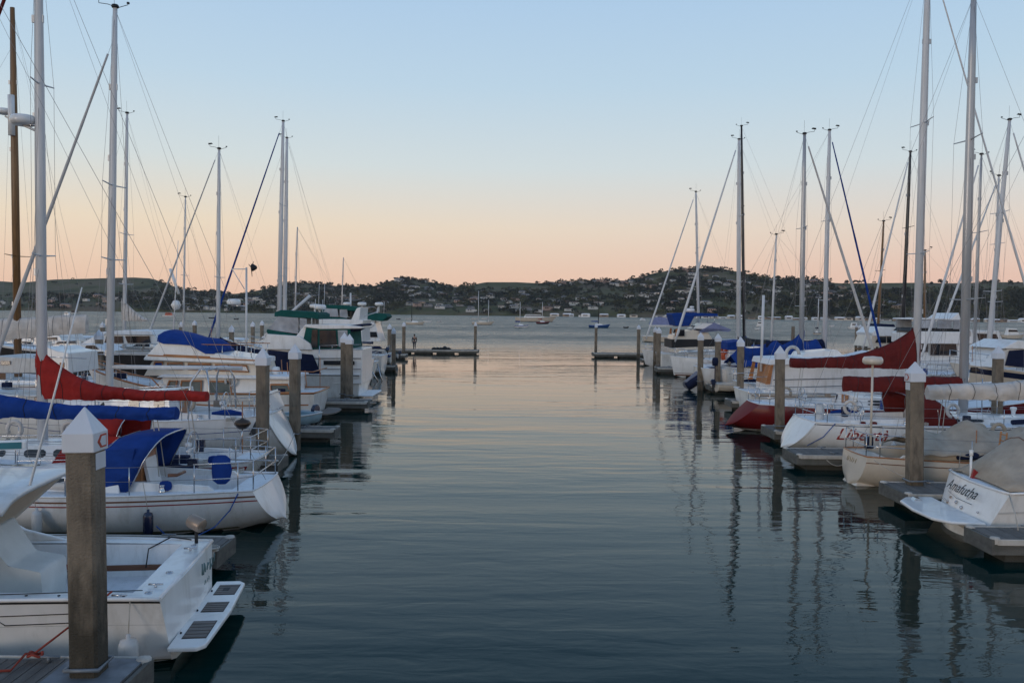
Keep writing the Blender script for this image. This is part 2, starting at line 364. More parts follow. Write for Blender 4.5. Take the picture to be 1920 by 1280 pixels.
# houses up the slopes
hcol = [('pale', (.42, .40, .37)), ('tan', (.30, .23, .17)), ('pinkish', (.40, .27, .21)), ('grey', (.22, .22, .22)), ('white', (.56, .54, .50))]
rcol = [('dark roofed', (.05, .05, .05)), ('brown roofed', (.10, .065, .045)), ('grey roofed', (.16, .16, .17))]
hp = {}
for a, (hn, hc) in enumerate(hcol):
    for b_, (rn, rc) in enumerate(rcol):
        rt = empty('hillside_house'); w = 4.5 + a * .6 + b_ * .7; d = 3.5; h = 2.8 + (a % 3) * .6
        q = MB(); q.box(-w, w, -d, d, -2.5, h); q.box(w * .3, w * 1.3, -d * 1.2, d * .6, -2.5, h * .7); q.build('wall', mat('house_wall_' + hn, hc, .8, .1, .3), rt)
        q = MB(); q.add([(-w - .4, -d - .5, h), (w + .4, -d - .5, h), (w + .4, d + .5, h), (-w - .4, d + .5, h), (-w * .8, 0, h + 1.7), (w * .8, 0, h + 1.7)], [(0, 1, 5, 4), (2, 3, 4, 5), (0, 4, 3), (1, 2, 5), (0, 3, 2, 1)])
        q.build('roof', mat('house_roof_' + rn.split()[0], rc, .8, .15, .3), rt)
        for k in range(3):
            q = MB(); x = -w * .65 + k * w * .5; q.box(x, x + w * .3, -d - .06, -d + .05, h * .25, h * .75); q.build('window', glass, rt)
        hp[a, b_] = [rt, False, hn, rn]
cnt = 0; placed = []
clusters = [(60, .12, 60, .12, 9), (180, .2, 90, .14, 16), (360, .3, 60, .2, 20), (450, .3, 50, .2, 20), (560, .45, 50, .3, 22), (640, .35, 60, .25, 26), (770, .55, 45, .2, 22), (800, .12, 70, .1, 12), (900, .35, 60, .2, 14), (1000, .3, 60, .2, 18),
            (1060, .2, 70, .12, 14), (1090, .92, 60, .05, 12), (1160, .9, 30, .07, 6), (1230, .45, 50, .3, 20), (1300, .5, 60, .35, 28), (1400, .55, 50, .3, 18), (1520, .6, 60, .25, 24), (1600, .5, 50, .15, 8), (1650, .18, 80, .08, 10)]
for cx, cu, sx, su, n in clusters:
    k = 0; tries = 0
    while k < n and tries < 400:
        tries += 1; px = rng.gauss(cx, sx * .6); u = min(.96, max(.04, rng.gauss(cu, su * .7)))
        if any(abs(px - a) < 10 and abs(u - b) < .05 for a, b in placed): continue
        placed.append((px, u)); k += 1; key = (rng.choice([0, 0, 1, 2, 3, 4, 4]), rng.randrange(3)); H_ = hp[key]
        o = H_[0] if not H_[1] else copy_tree(H_[0]); H_[1] = True
        p = hz(px, u); o.location = p + Vector((0, -3, 1.6)); o.rotation_euler.z = rng.uniform(-.6, .6); s_ = rng.uniform(.5, .85); o.scale = (s_ * 1.15, s_, s_)
        ht = 'near the shore' if u < .25 else 'halfway up' if u < .65 else 'near the ridge'
        z_ = zone(px)
        lb = f'small {H_[2]} {H_[3]} house {ht} {z_}'; tag(o, lb, 'house', lb.replace('small', 'small distant').replace('house', 'houses'))
        cnt += 1
for k_, H_ in hp.items():
    if not H_[1]:
        for c in list(H_[0].children): bpy.data.objects.remove(c)
        bpy.data.objects.remove(H_[0])
# ---------------------------------------------------------------- boat builders
# local axes: x forward from the stern, y to port, z up from the water
class Hull:
    def __init__(s, L, B, zs, zm, zb, tw=.75, rake=.3, bowrake=1.1, zk0=.0, draft=.45, kind='sail', full=2.3, bulge=.07):
        s.bulge = bulge
        s.L, s.B, s.zs, s.zm, s.zb, s.tw, s.rake, s.bowrake, s.zk0, s.draft, s.kind, s.full = L, B, zs, zm, zb, tw, rake, bowrake, zk0, draft, kind, full
    def hb(s, t):
        if t < .42: f = s.tw + (1 - s.tw) * math.sin(t / .42 * math.pi / 2)
        else: f = max(0.0, 1 - ((t - .42) / .58) ** s.full)
        return s.B / 2 * max(f, .012)
    def sheer(s, t):
        a = s.zs; b = s.zm; c = s.zb; m = .4
        return a + (b - a) * (1 - (1 - t / m) ** 2) if t < m else b + (c - b) * ((t - m) / (1 - m)) ** 1.8
    def keel(s, t):
        if t < .3: return s.zk0 + (-s.draft - s.zk0) * math.sin(t / .3 * math.pi / 2)
        if t < .8: return -s.draft
        return -s.draft + (s.draft - .05) * ((t - .8) / .2) ** 2
    def pt(s, t, q, sg, off=0.):
        zk, zt = s.keel(t), s.sheer(t); z = zk + (zt - zk) * q; b = s.hb(t) + off
        if s.kind == 'sail': y = b * (1 - (1 - q) ** 2.4) ** .62
        else: y = b * (q / .28 * .80 if q < .28 else .80 + .20 * ((q - .28) / .72) ** 1.2)
        xb = s.rake + (s.L - s.bowrake - s.rake) * t; xt = s.L * t; x = xb + (xt - xb) * q
        return Vector((x, sg * y, z))
    def q(s, t, z):
        zk, zt = s.keel(t), s.sheer(t); return min(1, max(0.0, (z - zk) / (zt - zk)))
    def build(s, root, m, bottom=None, name='hull', nt=26, transom=None):
        mb = MB(); qs = [0, .12, .25, .28, .35, .45, .56, .68, .8, .9, 1]
        rows = []
        for i in range(nt + 1):
            t = i / nt; t = t if t < .9 else t
            col = [s.pt(t, q_, -1) for q_ in reversed(qs)] + [s.pt(t, q_, 1) for q_ in qs[1:]]
            rows.append(col)
        mb.grid(rows)
        # stern cap
        cap = []; nq = len(qs)
        for k in range(nq):
            a, b = rows[0][k], rows[0][len(rows[0]) - 1 - k]; cap.append([a.lerp(b, j / 10) - Vector((s.bulge * (1 - (j / 5 - 1) ** 2), 0, 0)) for j in range(11)])
        f0 = len(mb.f); mb.mi = 2 if transom else 0; mb.grid(cap); mb.mi = 0
        for fi, f in enumerate(mb.f[:f0]):
            if sum(mb.v[i][2] for i in f) / len(f) < .03 and len(f) == 4: mb.m[fi] = 1
        return mb.build(name, [m, bottom or antif] + ([transom] if transom else []), root)
    def ribbon(s, root, name, m, za, zb, off=.006, rel=True, t0=0., t1=.995, sides=(-1, 1), mid=None):
        """paint stripe: heights measured down from the sheer (rel) or up from the water"""
        mb = MB()
        for sg in sides:
            rows = []
            for i in range(41):
                t = t0 + (t1 - t0) * i / 40; zt = s.sheer(t)
                a, b = (zt - za, zt - zb) if rel else (za, zb)
                r_ = [s.pt(t, s.q(t, a + (b - a) * k / 3), sg, off) for k in range(4)]
                rows.append(r_)
            mb.grid(rows)
        return mb.build(name, m, root)
    def deck(s, root, m, cockpit=None, drop=.03, cmat=None, camber=.05, name='deck'):
        xs = [s.L * k / 24 for k in range(25)]
        if cockpit:
            c0, c1, cw, cf = cockpit; xs = sorted([x for x in xs if min(abs(x - c0), abs(x - c1)) > .12] + [c0, c1])
        mb = MB(); P = []
        for x in xs:
            t = min(1, max(0, x / s.L)); b = s.hb(t) * .985; z = s.sheer(t) - drop; w = min(cw if cockpit else b * .5, b * .9)
            P.append([Vector((x, y, z + camber * (1 - (y / max(b, .01)) ** 2))) for y in (-b, -w, 0, w, b)])
        r0_ = [Vector((-s.bulge * (1 - (j / 5 - 1) ** 2), P[0][0].y + (P[0][4].y - P[0][0].y) * j / 10, P[0][0].z + camber * (1 - (j / 5 - 1) ** 2))) for j in range(11)]
        mb.grid([r0_, [Vector((0, p.y, p.z)) for p in r0_]])
        for i in range(len(xs) - 1):
            for k in range(4):
                if cockpit and k in (1, 2) and xs[i] >= c0 - 1e-4 and xs[i + 1] <= c1 + 1e-4: continue
                o = len(mb.v); mb.v += [tuple(P[i][k]), tuple(P[i][k + 1]), tuple(P[i + 1][k + 1]), tuple(P[i + 1][k])]; mb.f.append((o, o + 1, o + 2, o + 3)); mb.m.append(0); mb.sm.append(False)
        d = mb.build(name, m, root)
        if cockpit:
            q = MB()
            zt = lambda x: s.sheer(x / s.L) - drop + camber * .7
            for sg in (-1, 1): q.add([(c0, sg * cw, cf), (c1, sg * cw, cf), (c1, sg * cw, zt(c1)), (c0, sg * cw, zt(c0))], [(0, 1, 2, 3)])
            q.add([(c0, -cw, cf), (c0, cw, cf), (c0, cw, zt(c0)), (c0, -cw, zt(c0))], [(0, 1, 2, 3)])
            q.add([(c1, -cw, cf), (c1, cw, cf), (c1, cw, zt(c1)), (c1, -cw, zt(c1))], [(0, 1, 2, 3)])
            q.add([(c0, -cw, cf), (c1, -cw, cf), (c1, cw, cf), (c0, cw, cf)], [(0, 1, 2, 3)])
            q.build('cockpit', cmat or m, root, solid=.012)
        return d
    def rail(s, root, m, r=.025, name='toe_rail', t0=0., t1=1.):
        mb = MB()
        for sg in (-1, 1): mb.tube([s.pt(t0 + (t1 - t0) * k / 40, 1, sg) + Vector((0, 0, r * .4)) for k in range(41)], r, 6)
        mb.tube([s.pt(0, 1, -1).lerp(s.pt(0, 1, 1), j / 8) - Vector((s.bulge * (1 - (j / 4 - 1) ** 2), 0, -r * .4)) for j in range(9)], r, 6)
        return mb.build(name, m, root)

def trunk(root, h, x0, x1, w0, w1, z0, ht, m, fs=.5, rs=.1, ins=.16, name='cabin_trunk', win=None, wm=None, frames=None, bevel=.04):
    """cabin trunk: lower outline w0 aft, w1 forward, sides leaning in, front raked by fs"""
    b = [(x0, -w0), (x1 * .5 + x0 * .5, -(w0 * .58 + w1 * .42) * 1.06), (x1, -w1), (x1, w1), (x1 * .5 + x0 * .5, (w0 * .58 + w1 * .42) * 1.06), (x0, w0)]
    tp = [(x0 + rs, -w0 + ins), (b[1][0], b[1][1] + ins), (x1 - fs, -w1 * .85 + ins * .6), (x1 - fs, w1 * .85 - ins * .6), (b[4][0], b[4][1] - ins), (x0 + rs, w0 - ins)]
    hh = ht if isinstance(ht, (tuple, list)) else (ht, ht * .85)
    hz_ = [hh[0], (hh[0] + hh[1]) / 2, hh[1], hh[1], (hh[0] + hh[1]) / 2, hh[0]]
    vs = [Vector((x, y, z0)) for x, y in b] + [Vector((x, y, z0 + hz_[i])) for i, (x, y) in enumerate(tp)]
    vs += [Vector((tp[0][0], 0, z0 + hz_[0] + .05)), Vector((tp[1][0], 0, z0 + hz_[1] + .06)), Vector((tp[2][0], 0, z0 + hz_[2] + .03))]
    fs_ = [(0, 1, 7, 6), (1, 2, 8, 7), (2, 3, 9, 8), (3, 4, 10, 9), (4, 5, 11, 10), (5, 0, 6, 12, 11), (6, 7, 13, 12), (7, 8, 14, 13), (12, 13, 10, 11), (13, 14, 9, 10), (14, 8, 9), (0, 5, 4, 3, 2, 1)]
    mb = MB(); mb.add(vs, fs_); o = mb.build(name, m, root, bevel=bevel)
    for u0, u1, v0, v1 in (win or []):
        for sg in (0, 1):
            A = ([vs[0], vs[1], vs[7], vs[6]], [vs[1], vs[2], vs[8], vs[7]]) if not sg else ([vs[5], vs[4], vs[10], vs[11]], [vs[4], vs[3], vs[9], vs[10]])
            if u1 <= 1: q = A[0]; a, c = u0, u1
            else: q = A[1]; a, c = max(0, u0 - 1), u1 - 1
            panel(root, q, a, c, v0, v1, wm or glass, out=(0, 1 if sg else -1, .2), frame=frames)
    return vs
def panel(root, q, u0, u1, v0, v1, m, out=(0, -1, 0), name='window', th=.014, frame=None, slant=0.):
    P = lambda u, v: (q[0].lerp(q[1], u)).lerp(q[3].lerp(q[2], u), v)
    o_ = Vector(out).normalized(); du = (u1 - u0) * .12; dv = (v1 - v0) * .25
    if (q[1] - q[0]).length * (u1 - u0) < .01: return
    pts = [P(u0 + du, v0), P(u1 - du, v0), P(u1, v0 + dv), P(u1 - slant, v1 - dv), P(u1 - du - slant, v1), P(u0 + du, v1), P(u0, v1 - dv), P(u0, v0 + dv)]
    n = len(pts); vs = [p - o_ * .005 for p in pts] + [p + o_ * th for p in pts]; mb = MB()
    mb.add(vs, [tuple(range(n, 2 * n))] + [(i, (i + 1) % n, (i + 1) % n + n, i + n) for i in range(n)])
    w = mb.build(name, m, root)
    if frame:
        fb = MB(); fb.tube([p + o_ * th for p in pts] + [pts[0] + o_ * th], .018, 5, cap=False); fb.build('frame', frame, w)
    return w
def sidewin(root, poly, hwf, m, frame=None, fr=.02, sides=(-1, 1), name='window', th=.012, y0=0.):
    """glazing let into a side wall; poly in (x,z), hwf(z) the wall's half width"""
    for sg in sides:
        pts = [Vector((x, y0 + sg * (hwf(z) + .004), z)) for x, z in poly]; n = len(pts); ov = Vector((0, sg * th, 0))
        mb = MB(); mb.add([p - ov for p in pts] + [p + ov for p in pts], [tuple(range(n)), tuple(range(n, 2 * n))] + [(i, (i + 1) % n, (i + 1) % n + n, i + n) for i in range(n)])
        w = mb.build(name, m, root)
        if frame:
            fb = MB(); fb.tube([p + ov for p in pts] + [pts[0] + ov], fr, 5, cap=False); fb.build('frame', frame, w)
def cover(root, x0, x1, z0, h0, h1, m, w=.24, k=3.0, name='sail_cover', z1=None, seed=1, lump=.055, collar=.12, hang=.05):
    """canvas over a furled mainsail: x0 at the mast, x1 at the boom end"""
    rg = random.Random(seed); rows = []; n = 90; z1 = z0 if z1 is None else z1; dr = 1 if x1 > x0 else -1
    for i in range(n + 1):
        u = i / n; x = x0 - dr * collar + (x1 - x0 + dr * collar) * u
        h = h1 + (h0 - h1) * (1 - u) ** k; zb = z0 + (z1 - z0) * u - hang * math.sin(u * 9 + seed) ** 2 * .5
        ww = w * (.62 + .38 * math.sin(min(1, u * 4) * math.pi / 2)) * (1 - .35 * u); r_ = []
        for j in range(15):
            v = j / 14; sg = -1 if v < .5 else 1; a = 1 - abs(v - .5) * 2     # 0 at the bottom hems, 1 at the top
            prof = math.sin(math.pi * min(1, (1 - a) * .86 + .02)) ** .7
            nx = noise.noise((x * 2.2 + seed, v * 5, seed)) * lump + noise.noise((x * 7 + a * 3 + seed, v * 2.5, seed)) * lump * .55
            nx += (.020 * math.sin(x * 13 + 4 * noise.noise((x, seed, 2)) + a * 2.5) + .012 * math.sin(x * 29 + a * 6 + seed)) * (1 if a < .92 else .3)
            r_.append(Vector((x + nx * .3, sg * (ww * prof * (.75 if h > ww * 3 else 1) + nx * (1 if 0 < a < 1 else .2)), zb + h * a ** .9 + nx * .4)))
        rows.append(r_)
    mb = MB(); mb.grid(rows)
    for r_ in (rows[0], rows[-1]):
        o = len(mb.v); mb.v += [tuple(p) for p in r_]; mb.f.append(tuple(o + q for q in range(len(r_)))); mb.m.append(0); mb.sm.append(False)
    cv = mb.build(name, m, root)
    for k in range(3, n - 3, 11):
        q = MB(); q.tube([p + Vector((0, (p.y > 0) * .012 - .006, .004)) for p in rows[k]], .008, 4); q.build('cover_tie', black, cv)
    return cv
def furl(root, a, b, m, r=.06, name='furled_sail'):
    a, b = Vector(a), Vector(b); mb = MB(); n = 24
    mb.tube([a.lerp(b, .05 + .9 * k / n) for k in range(n + 1)], [r * (.4 + .75 * min(1, (k + 1) / 3) - .65 * (k / n)) + r * .05 * math.sin(k * 2.1) for k in range(n + 1)], 8)
    return mb.build(name, m, root)
def wires(root, items):
    for nm, a, b, r in items:
        q = MB(); q.tube([a, b], r, 4, cap=False); q.build(nm, wire, root)
def masthead(mast_o, x, z, arm=.55):
    q = MB(); q.tube([(x - .1, 0, z), (x + .25, 0, z + .12), (x + arm, 0, z + .16)], .012, 5); q.tube([(x + arm, 0, z + .16), (x + arm, 0, z + .3)], .01, 5)
    q.add([(x + arm - .18, 0, z + .30), (x + arm + .1, .01, z + .26), (x + arm + .1, 0, z + .36), (x + arm - .1, -.01, z + .38)], [(0, 1, 2, 3)])
    q.tube([(x - .1, 0, z), (x - arm * .8, 0, z + .1)], .012, 5); q.lathe([(0, .02), (.05, .0), (.05, -.05), (0, -.06)], (x - arm * .8, 0, z + .18), 8)
    q.tube([(x, .06, z), (x, .06, z + .8)], .006, 4); q.lathe([(.11, 0), (.13, .05), (.1, .1), (0, .12)], (x, 0, z), 10)
    q.build('wind_instruments', black, mast_o)
def mast(root, x, z0, z1, m, r=.085, rake=.0, spr=(.5,), sw=.9, head=True, name='mast', taper=.6, fitm=None):
    """x at the foot; rake in metres aft at the head; spreaders at fractions of the height"""
    P = lambda z: Vector((x - rake * (z - z0) / (z1 - z0), 0, z))
    q = MB(); q.tube([P(z0), P(z0 + (z1 - z0) * .55), P(z0 + (z1 - z0) * .85), P(z1)], [r, r, r * (.5 + taper / 2), r * taper], 10, ey=.72)
    o = q.build(name, m, root)
    for f in spr:
        z = z0 + (z1 - z0) * f; c = P(z)
        for sg in (-1, 1):
            q = MB(); q.tube([c, c + Vector((-.08, sg * sw, .04))], [.028, .018], 6); q.build('spreader', fitm or m, o)
    q = MB(); z = z0 + (z1 - z0) * .3
    for f in (.12, .2, .33, .62, .8): c = P(z0 + (z1 - z0) * f); q.box(c.x - r * .9, c.x + r * 1.3, -.03, .03, c.z - .1, c.z + .1)
    q.build('mast_fitting', fitm or alu, o)
    if head: masthead(o, P(z1).x, z1)
    return o, P
def rig(root, P, z0, z1, xb, zb, xs, zs, yb, spr=(.5,), sw=.9, r=.0055, frac=1.0, split=False, fore=True):
    T = P(z1 - .05); F = P(z0 + (z1 - z0) * frac)
    it = []
    if fore: it.append(('forestay', F, Vector((xb, 0, zb)), r))
    it.append(('backstay', T, Vector((xs, 0, zs)), r))
    f0 = spr[-1] if spr else .5
    for sg in (-1, 1):
        ch = Vector((P(z0).x - .15, sg * yb, zb * .45 + zs * .55)); prev = T
        for f in reversed(spr):
            tip = P(z0 + (z1 - z0) * f) + Vector((-.08, sg * sw, .04)); it.append(('shroud', prev, tip, r)); prev = tip
        it.append(('shroud', prev, ch, r))
        for f in spr: it.append(('lower_shroud', P(z0 + (z1 - z0) * f), ch + Vector((.4 if f == spr[0] else -.2, 0, 0)), r))
        it.append(('halyard', P(z1 - .3) + Vector((.05, sg * .1, 0)), P(z0 + .6) + Vector((.1, sg * .12, 0)), r * .8))
    it.append(('topping_lift', T, Vector((xs + (P(z0).x - xs) * .22, 0, zs + 1.6)), r * .7))
    wires(root, it)
def lifelines(root, h, t0=.12, t1=.9, n=7, ht=.62, m=None, pull=True, push=True, pw=None):
    m = m or steel; tops = {}
    for sg in (-1, 1):
        pts = []
        for k in range(n):
            t = t0 + (t1 - t0) * k / (n - 1); p = h.pt(t, 1, sg) + Vector((0, -sg * .06, 0)); q = MB(); q.tube([p, p + Vector((0, 0, ht))], .013, 6); q.build('stanchion', m, root); pts.append(p)
        for f in (.5, 1.0):
            q = MB(); q.tube([p + Vector((0, 0, ht * f)) for p in pts], .0055, 4); q.build('lifeline', wire, root)
        tops[sg] = pts
    if pull:
        q = MB(); a = [h.pt(t1, 1, -1), h.pt(.97, 1, -1), h.pt(1, 1, -1) + Vector((.1, 0, 0)), h.pt(.97, 1, 1), h.pt(t1, 1, 1)]
        for f in (.5, 1.05): q.tube([p + Vector((0, 0, ht * f)) for p in a], .015, 6)
        for i in (0, 1, 3, 4): q.tube([a[i], a[i] + Vector((0, 0, ht * 1.05))], .015, 6)
        q.build('pulpit', m, root)
    if push:
        q = MB(); a = [h.pt(t0, 1, -1), h.pt(.03, 1, -1), h.pt(.0, 1, -1) * 1 + Vector((.02, .12, 0)), h.pt(.0, 1, 1) + Vector((.02, -.12, 0)), h.pt(.03, 1, 1), h.pt(t0, 1, 1)]
        for f in (.5, 1.05): q.tube([p + Vector((0, 0, ht * f)) for p in a], .015, 6)
        for i in (1, 2, 3, 4): q.tube([a[i], a[i] + Vector((0, 0, ht * 1.05))], .015, 6)
        q.build('pushpit', m, root)
def radome(root, c, r=.3, m=None, name='radar_dome', post=None):
    m = m or white; q = MB(); q.lathe([(0, 0), (r * .8, 0), (r, r * .18), (r * 1.02, r * .36), (r, r * .55), (r * .85, r * .78), (0, r * .86)], c, 20); o = q.build(name, m, root)
    if post: q = MB(); q.tube([post, c], .035, 8); q.build('radar_bracket', m, o)
    return o
def dodger(root, x0, x1, w, z0, z1, m, wm=None, lean=.45, name='dodger', frame=True):
    """spray hood: x1 forward edge on the deck, x0 open after end"""
    rows = []; n = 12
    for i in range(7):
        u = i / 6; x = x1 + (x0 - x1) * u; zt = z0 + (z1 - z0) * math.sin(min(1, u * 1.5) * math.pi / 2) ** .8; r_ = []
        for k in range(n + 1):
            a = math.pi * k / n; c, s_ = math.cos(a), math.sin(a)
            r_.append(Vector((x - lean * (s_ ** .5) * u * .6, w * (abs(c) ** .45) * (1 if c > 0 else -1) + noise.noise((x * 3, k * .6, 1)) * .015, z0 + (zt - z0) * (s_ ** .42))))
        rows.append(r_)
    mb = MB(); mb.grid(rows); o = mb.build(name, m, root, solid=.012)
    if wm:
        q = MB()
        a = rows[1]; b = rows[3]
        for k0, k1 in ((3, 5), (5, 7), (7, 9)):
            q.add([(a[k0] + (b[k0] - a[k0]) * .1) * 1.0 + Vector((.02, 0, .02)), (a[k1] + (b[k1] - a[k1]) * .1) + Vector((.02, 0, .02)), b[k1] + Vector((.02, 0, .02)), b[k0] + Vector((.02, 0, .02))], [(0, 1, 2, 3)])
        q.build('window', wm, o, solid=.006)
    if frame:
        q = MB(); q.tube([p + Vector((-.01, 0, 0)) for p in rows[-1]], .016, 6); q.tube([rows[3][k] * 1 - Vector((0, 0, .03)) for k in range(n + 1)], .014, 6); q.build('frame', steel, o)
    return o
def wheel(root, x, z, r=.42, m=None):
    q = MB(); c = Vector((x, 0, z)); q.tube([c + Vector((0, math.cos(a) * r, math.sin(a) * r)) for a in [k * math.pi / 12 for k in range(25)]], .016, 6)
    for k in range(5): a = k * 2 * math.pi / 5; q.tube([c, c + Vector((0, math.cos(a) * r, math.sin(a) * r))], .01, 5)
    q.build('steering_wheel', m or steel, root); q = MB(); q.tube([(x + .12, 0, z - .75), (x + .1, 0, z - .1), (x, 0, z)], [.09, .07, .05], 8); q.lathe([(.1, 0), (.1, .1), (0, .13)], (x + .12, 0, z), 10); q.build('pedestal', white, root)
def winch(root, x, y, z, s_=1., m=None): q = MB(); q.lathe([(.08, 0), (.075, .04), (.05, .07), (.055, .13), (.07, .15), (0, .16)], (0, 0, 0), 12, Matrix.Scale(s_, 4)); q.v = [(a + x, b + y, c + z) for a, b, c in q.v]; q.build('winch', m or steel, root)
def hatch(root, x, z, w=.28, m=None): q = MB(); q.box(x - w, x + w, -w, w, z, z + .05); q.build('hatch', m or pale_glass, root, bevel=.02)
def fender(root, x, y, z0, ln=.55, r=.11, m=None, top=None, rp=None):
    q = MB(); q.lathe([(0, 0), (r * .8, .02), (r, .09), (r, ln - .09), (r * .8, ln - .02), (.03, ln), (.03, ln + .06), (0, ln + .06)], (x, y, z0), 14); o = q.build('fender', m or dull, root)
    if top: q = MB(); q.tube([(x, y, z0 + ln), top], .008, 5); q.build('fender_line', rp or rope, o)
def outboard(root, x, z, m=None, y=0., s_=1.):
    q = MB(); q.prism([(x - .05, z), (x - .5 * s_, z + .02), (x - .58 * s_, z + .3 * s_), (x - .45 * s_, z + .5 * s_), (x - .1, z + .48 * s_), (x, z + .25 * s_)], .16 * s_, .12, y); o = q.build('outboard_motor', m or navyp, root, bevel=.04)
    q = MB(); q.prism([(x - .15, z + .02), (x - .38 * s_, z + .02), (x - .36 * s_, z - .7 * s_), (x - .22, z - .7 * s_)], .05, 0, y); q.prism([(x - .1, z - .55 * s_), (x - .5 * s_, z - .5 * s_), (x - .5 * s_, z - .55 * s_), (x - .12, z - .62 * s_)], .12, 0, y); q.build('outboard_leg', m or black, o)
def boat(name, label, cat, X, Y, d, yaw=0., group=None):
    r_ = empty(name, (X, Y, 0), (0 if d > 0 else math.pi) + R(yaw), label, cat, group); r_['_x'] = X; return r_
class Fr:
    """reads the photo's outline of a boat onto the boat's own near side, at its real distance"""
    def __init__(s, X, Y, d): s.X, s.Y, s.d = X, Y, d
    def __call__(s, px, py, Y=None):
        p = atY(px, py, Y or s.Y); return ((p.x - s.X) * s.d, p.z)
    def poly(s, pts, Y=None): return [s(a, b, Y) for a, b in pts]

def gear(root, h, n, seed, x0=.06, x1=.85, up=0.):
    """the small things that live on a deck"""
    rg = random.Random(seed * 7 + 1)
    for k in range(n):
        t = rg.uniform(x0, x1); sg = rg.choice((-1, 1)); y = sg * h.hb(t) * rg.uniform(.55, .86); z = h.sheer(t) + up; x = h.L * t; c = rg.randrange(6); q = MB()
        if c == 0: q.lathe([(.07, 0), (.07, .18), (.12, .3), (.1, .36), (0, .38)], (x, y, z), 10); q.build('deck_vent', rg.choice((white, steel, cream)), root)
        elif c == 1: w = rg.uniform(.15, .3); q.box(x - w, x + w, y - .14, y + .14, z, z + rg.uniform(.18, .34)); q.build('deck_box', rg.choice((dull, wood, navy, white)), root, bevel=.03)
        elif c == 2: q.box(x - .12, x + .12, y - .08, y + .08, z, z + .38); q.build('jerry_can', rg.choice((navyp, bluep, tanp)), root, bevel=.03)
        elif c == 3: q.tube([(x + math.cos(a_) * .2, y, z + .55 + math.sin(a_) * .22) for a_ in [j * math.pi / 8 - .6 for j in range(14)]], .06, 7); q.build('horseshoe_buoy', rg.choice((dull, creamc, tan)), root)
        elif c == 4: q.tube([(x - .5, y, z + .12), (x, y, z + .17), (x + .5, y, z + .12)], [.06, .11, .05], 8); q.build('rolled_canvas', rg.choice((blue, navy, tan, creamc)), root)
        else: q.tube([(x, y, z), (x, y, z + rg.uniform(.8, 1.8))], .018, 5); q.build('flag_staff', rg.choice((steel, wood)), root)
def sailboat(label, X, Y, d, L=10, B=3.1, fb=(.95, .9, 1.25), tw=.72, rake=.35, bowrake=1.2, zk0=.0, hullm=None, stripe=(), boot=None, deckm=None, cabin=(.36, .72, .5), cabm=None, win=None,
             mx=None, mz=14, mm=None, mr=.085, mrake=.25, spr=(.5,), sw=.9, boom=None, cov=None, covh=(1.4, .32), boomz=2.4, jib=None, jr=.06, dodge=None, wheel_=True, cockpit=True, lines=True, group=None, yaw=0., rails=None,
             bottom=None, frac=1., boomm=None, tname=None, seed=1, kcov=4., name='sailboat', detail=1, backx=0., raked_boom=0., hd=True, transom=None, rigr=.0055, coam=True, fore=True):
    root = boat(name, label, 'sailboat', X, Y, d, yaw, group); hullm = hullm or white; deckm = deckm or deckw; cabm = cabm or white
    h = Hull(L, B, *fb, tw=tw, rake=rake, bowrake=bowrake, zk0=zk0); h.build(root, hullm, bottom, transom=transom)
    for a, b, m in stripe: h.ribbon(root, 'stripe', m, a, b)
    if Y < 45: h.ribbon(root, 'scum_line', scum, .045, .10, rel=False, off=.007, t0=.08)
    for a, b, m in (boot or []): h.ribbon(root, 'waterline_stripe', m, a, b, rel=False, off=.008)
    c0, c1, ch = cabin; z0 = h.sheer(c0) - .04
    ck = (L * .05, L * c0 - .02, B * .26, fb[0] - .55) if cockpit else None
    h.deck(root, deckm, ck, cmat=deckm); h.rail(root, rails or deckm, .022)
    cw = h.hb((c0 + c1) / 2 * .8) * .70
    trunk(root, h, L * c0, L * c1, cw, cw * .52, z0, (ch, ch * .72), cabm, win=win if win is not None else [(.18, .46, .35, .78), (.56, .84, .35, .78), (1.1, 1.32, .35, .75)])
    if cockpit and coam:
        for sg in (-1, 1):
            q = MB(); q.prism([(ck[0] + .3, z0), (ck[1], z0), (ck[1], z0 + .26), (ck[0] + .5, z0 + .16)], .05, .0, sg * (ck[2] + .06)); q.build('coaming', cabm, root, bevel=.015)
            winch(root, L * c0 - .9, sg * (ck[2] + .17), z0 + .05); 
        q = MB(); q.box(L * c0 - .02, L * c0 + .04, -.28, .28, z0 - .1, z0 + ch); q.build('companionway', wood, root)
    if wheel_: wheel(root, L * .16, fb[0] + .25)
    hatch(root, L * (c0 * .35 + c1 * .65), z0 + ch * .86); hatch(root, L * .8, h.sheer(.8) + .02, .22)
    for sg in (-1, 1):
        q = MB(); pts = [(L * (c0 + (c1 - c0) * f), sg * cw * (.66 - .15 * f), z0 + ch * (1 - .25 * f) + g) for f, g in ((.1, .02), (.12, .07), (.75, .08), (.77, .02))]; q.tube(pts, .014, 5); q.build('handrail', wood if rails else steel, root)
    mx = L * .58 if mx is None else mx; mm = mm or alu; zd = z0 + ch * .6
    mo, P = mast(root, mx, zd, mz, mm, mr, mrake, spr, sw, head=hd)
    rig(root, P, zd, mz, L - .1, h.zb + .05, backx, fb[0] + .05, h.hb(.55) * .93, spr, sw, rigr, frac, fore=fore)
    bx = boom if boom is not None else mx - L * .42
    q = MB(); q.tube([(mx - .05, 0, boomz), (bx, 0, boomz + raked_boom)], .07, 8, ey=.8); bo = q.build('boom', boomm or mm, root)
    if cov: cover(root, mx, bx - .08, boomz - .1, covh[0], covh[1], cov, k=kcov, z1=boomz - .1 + raked_boom, seed=seed)
    q = MB(); q.tube([(bx + .4, 0, boomz), (bx + .2, 0, fb[0] + .1)], .012, 5); q.tube([(bx + .5, 0, boomz), (bx + .35, 0, fb[0] + .1)], .012, 5); q.build('mainsheet', rope, root)
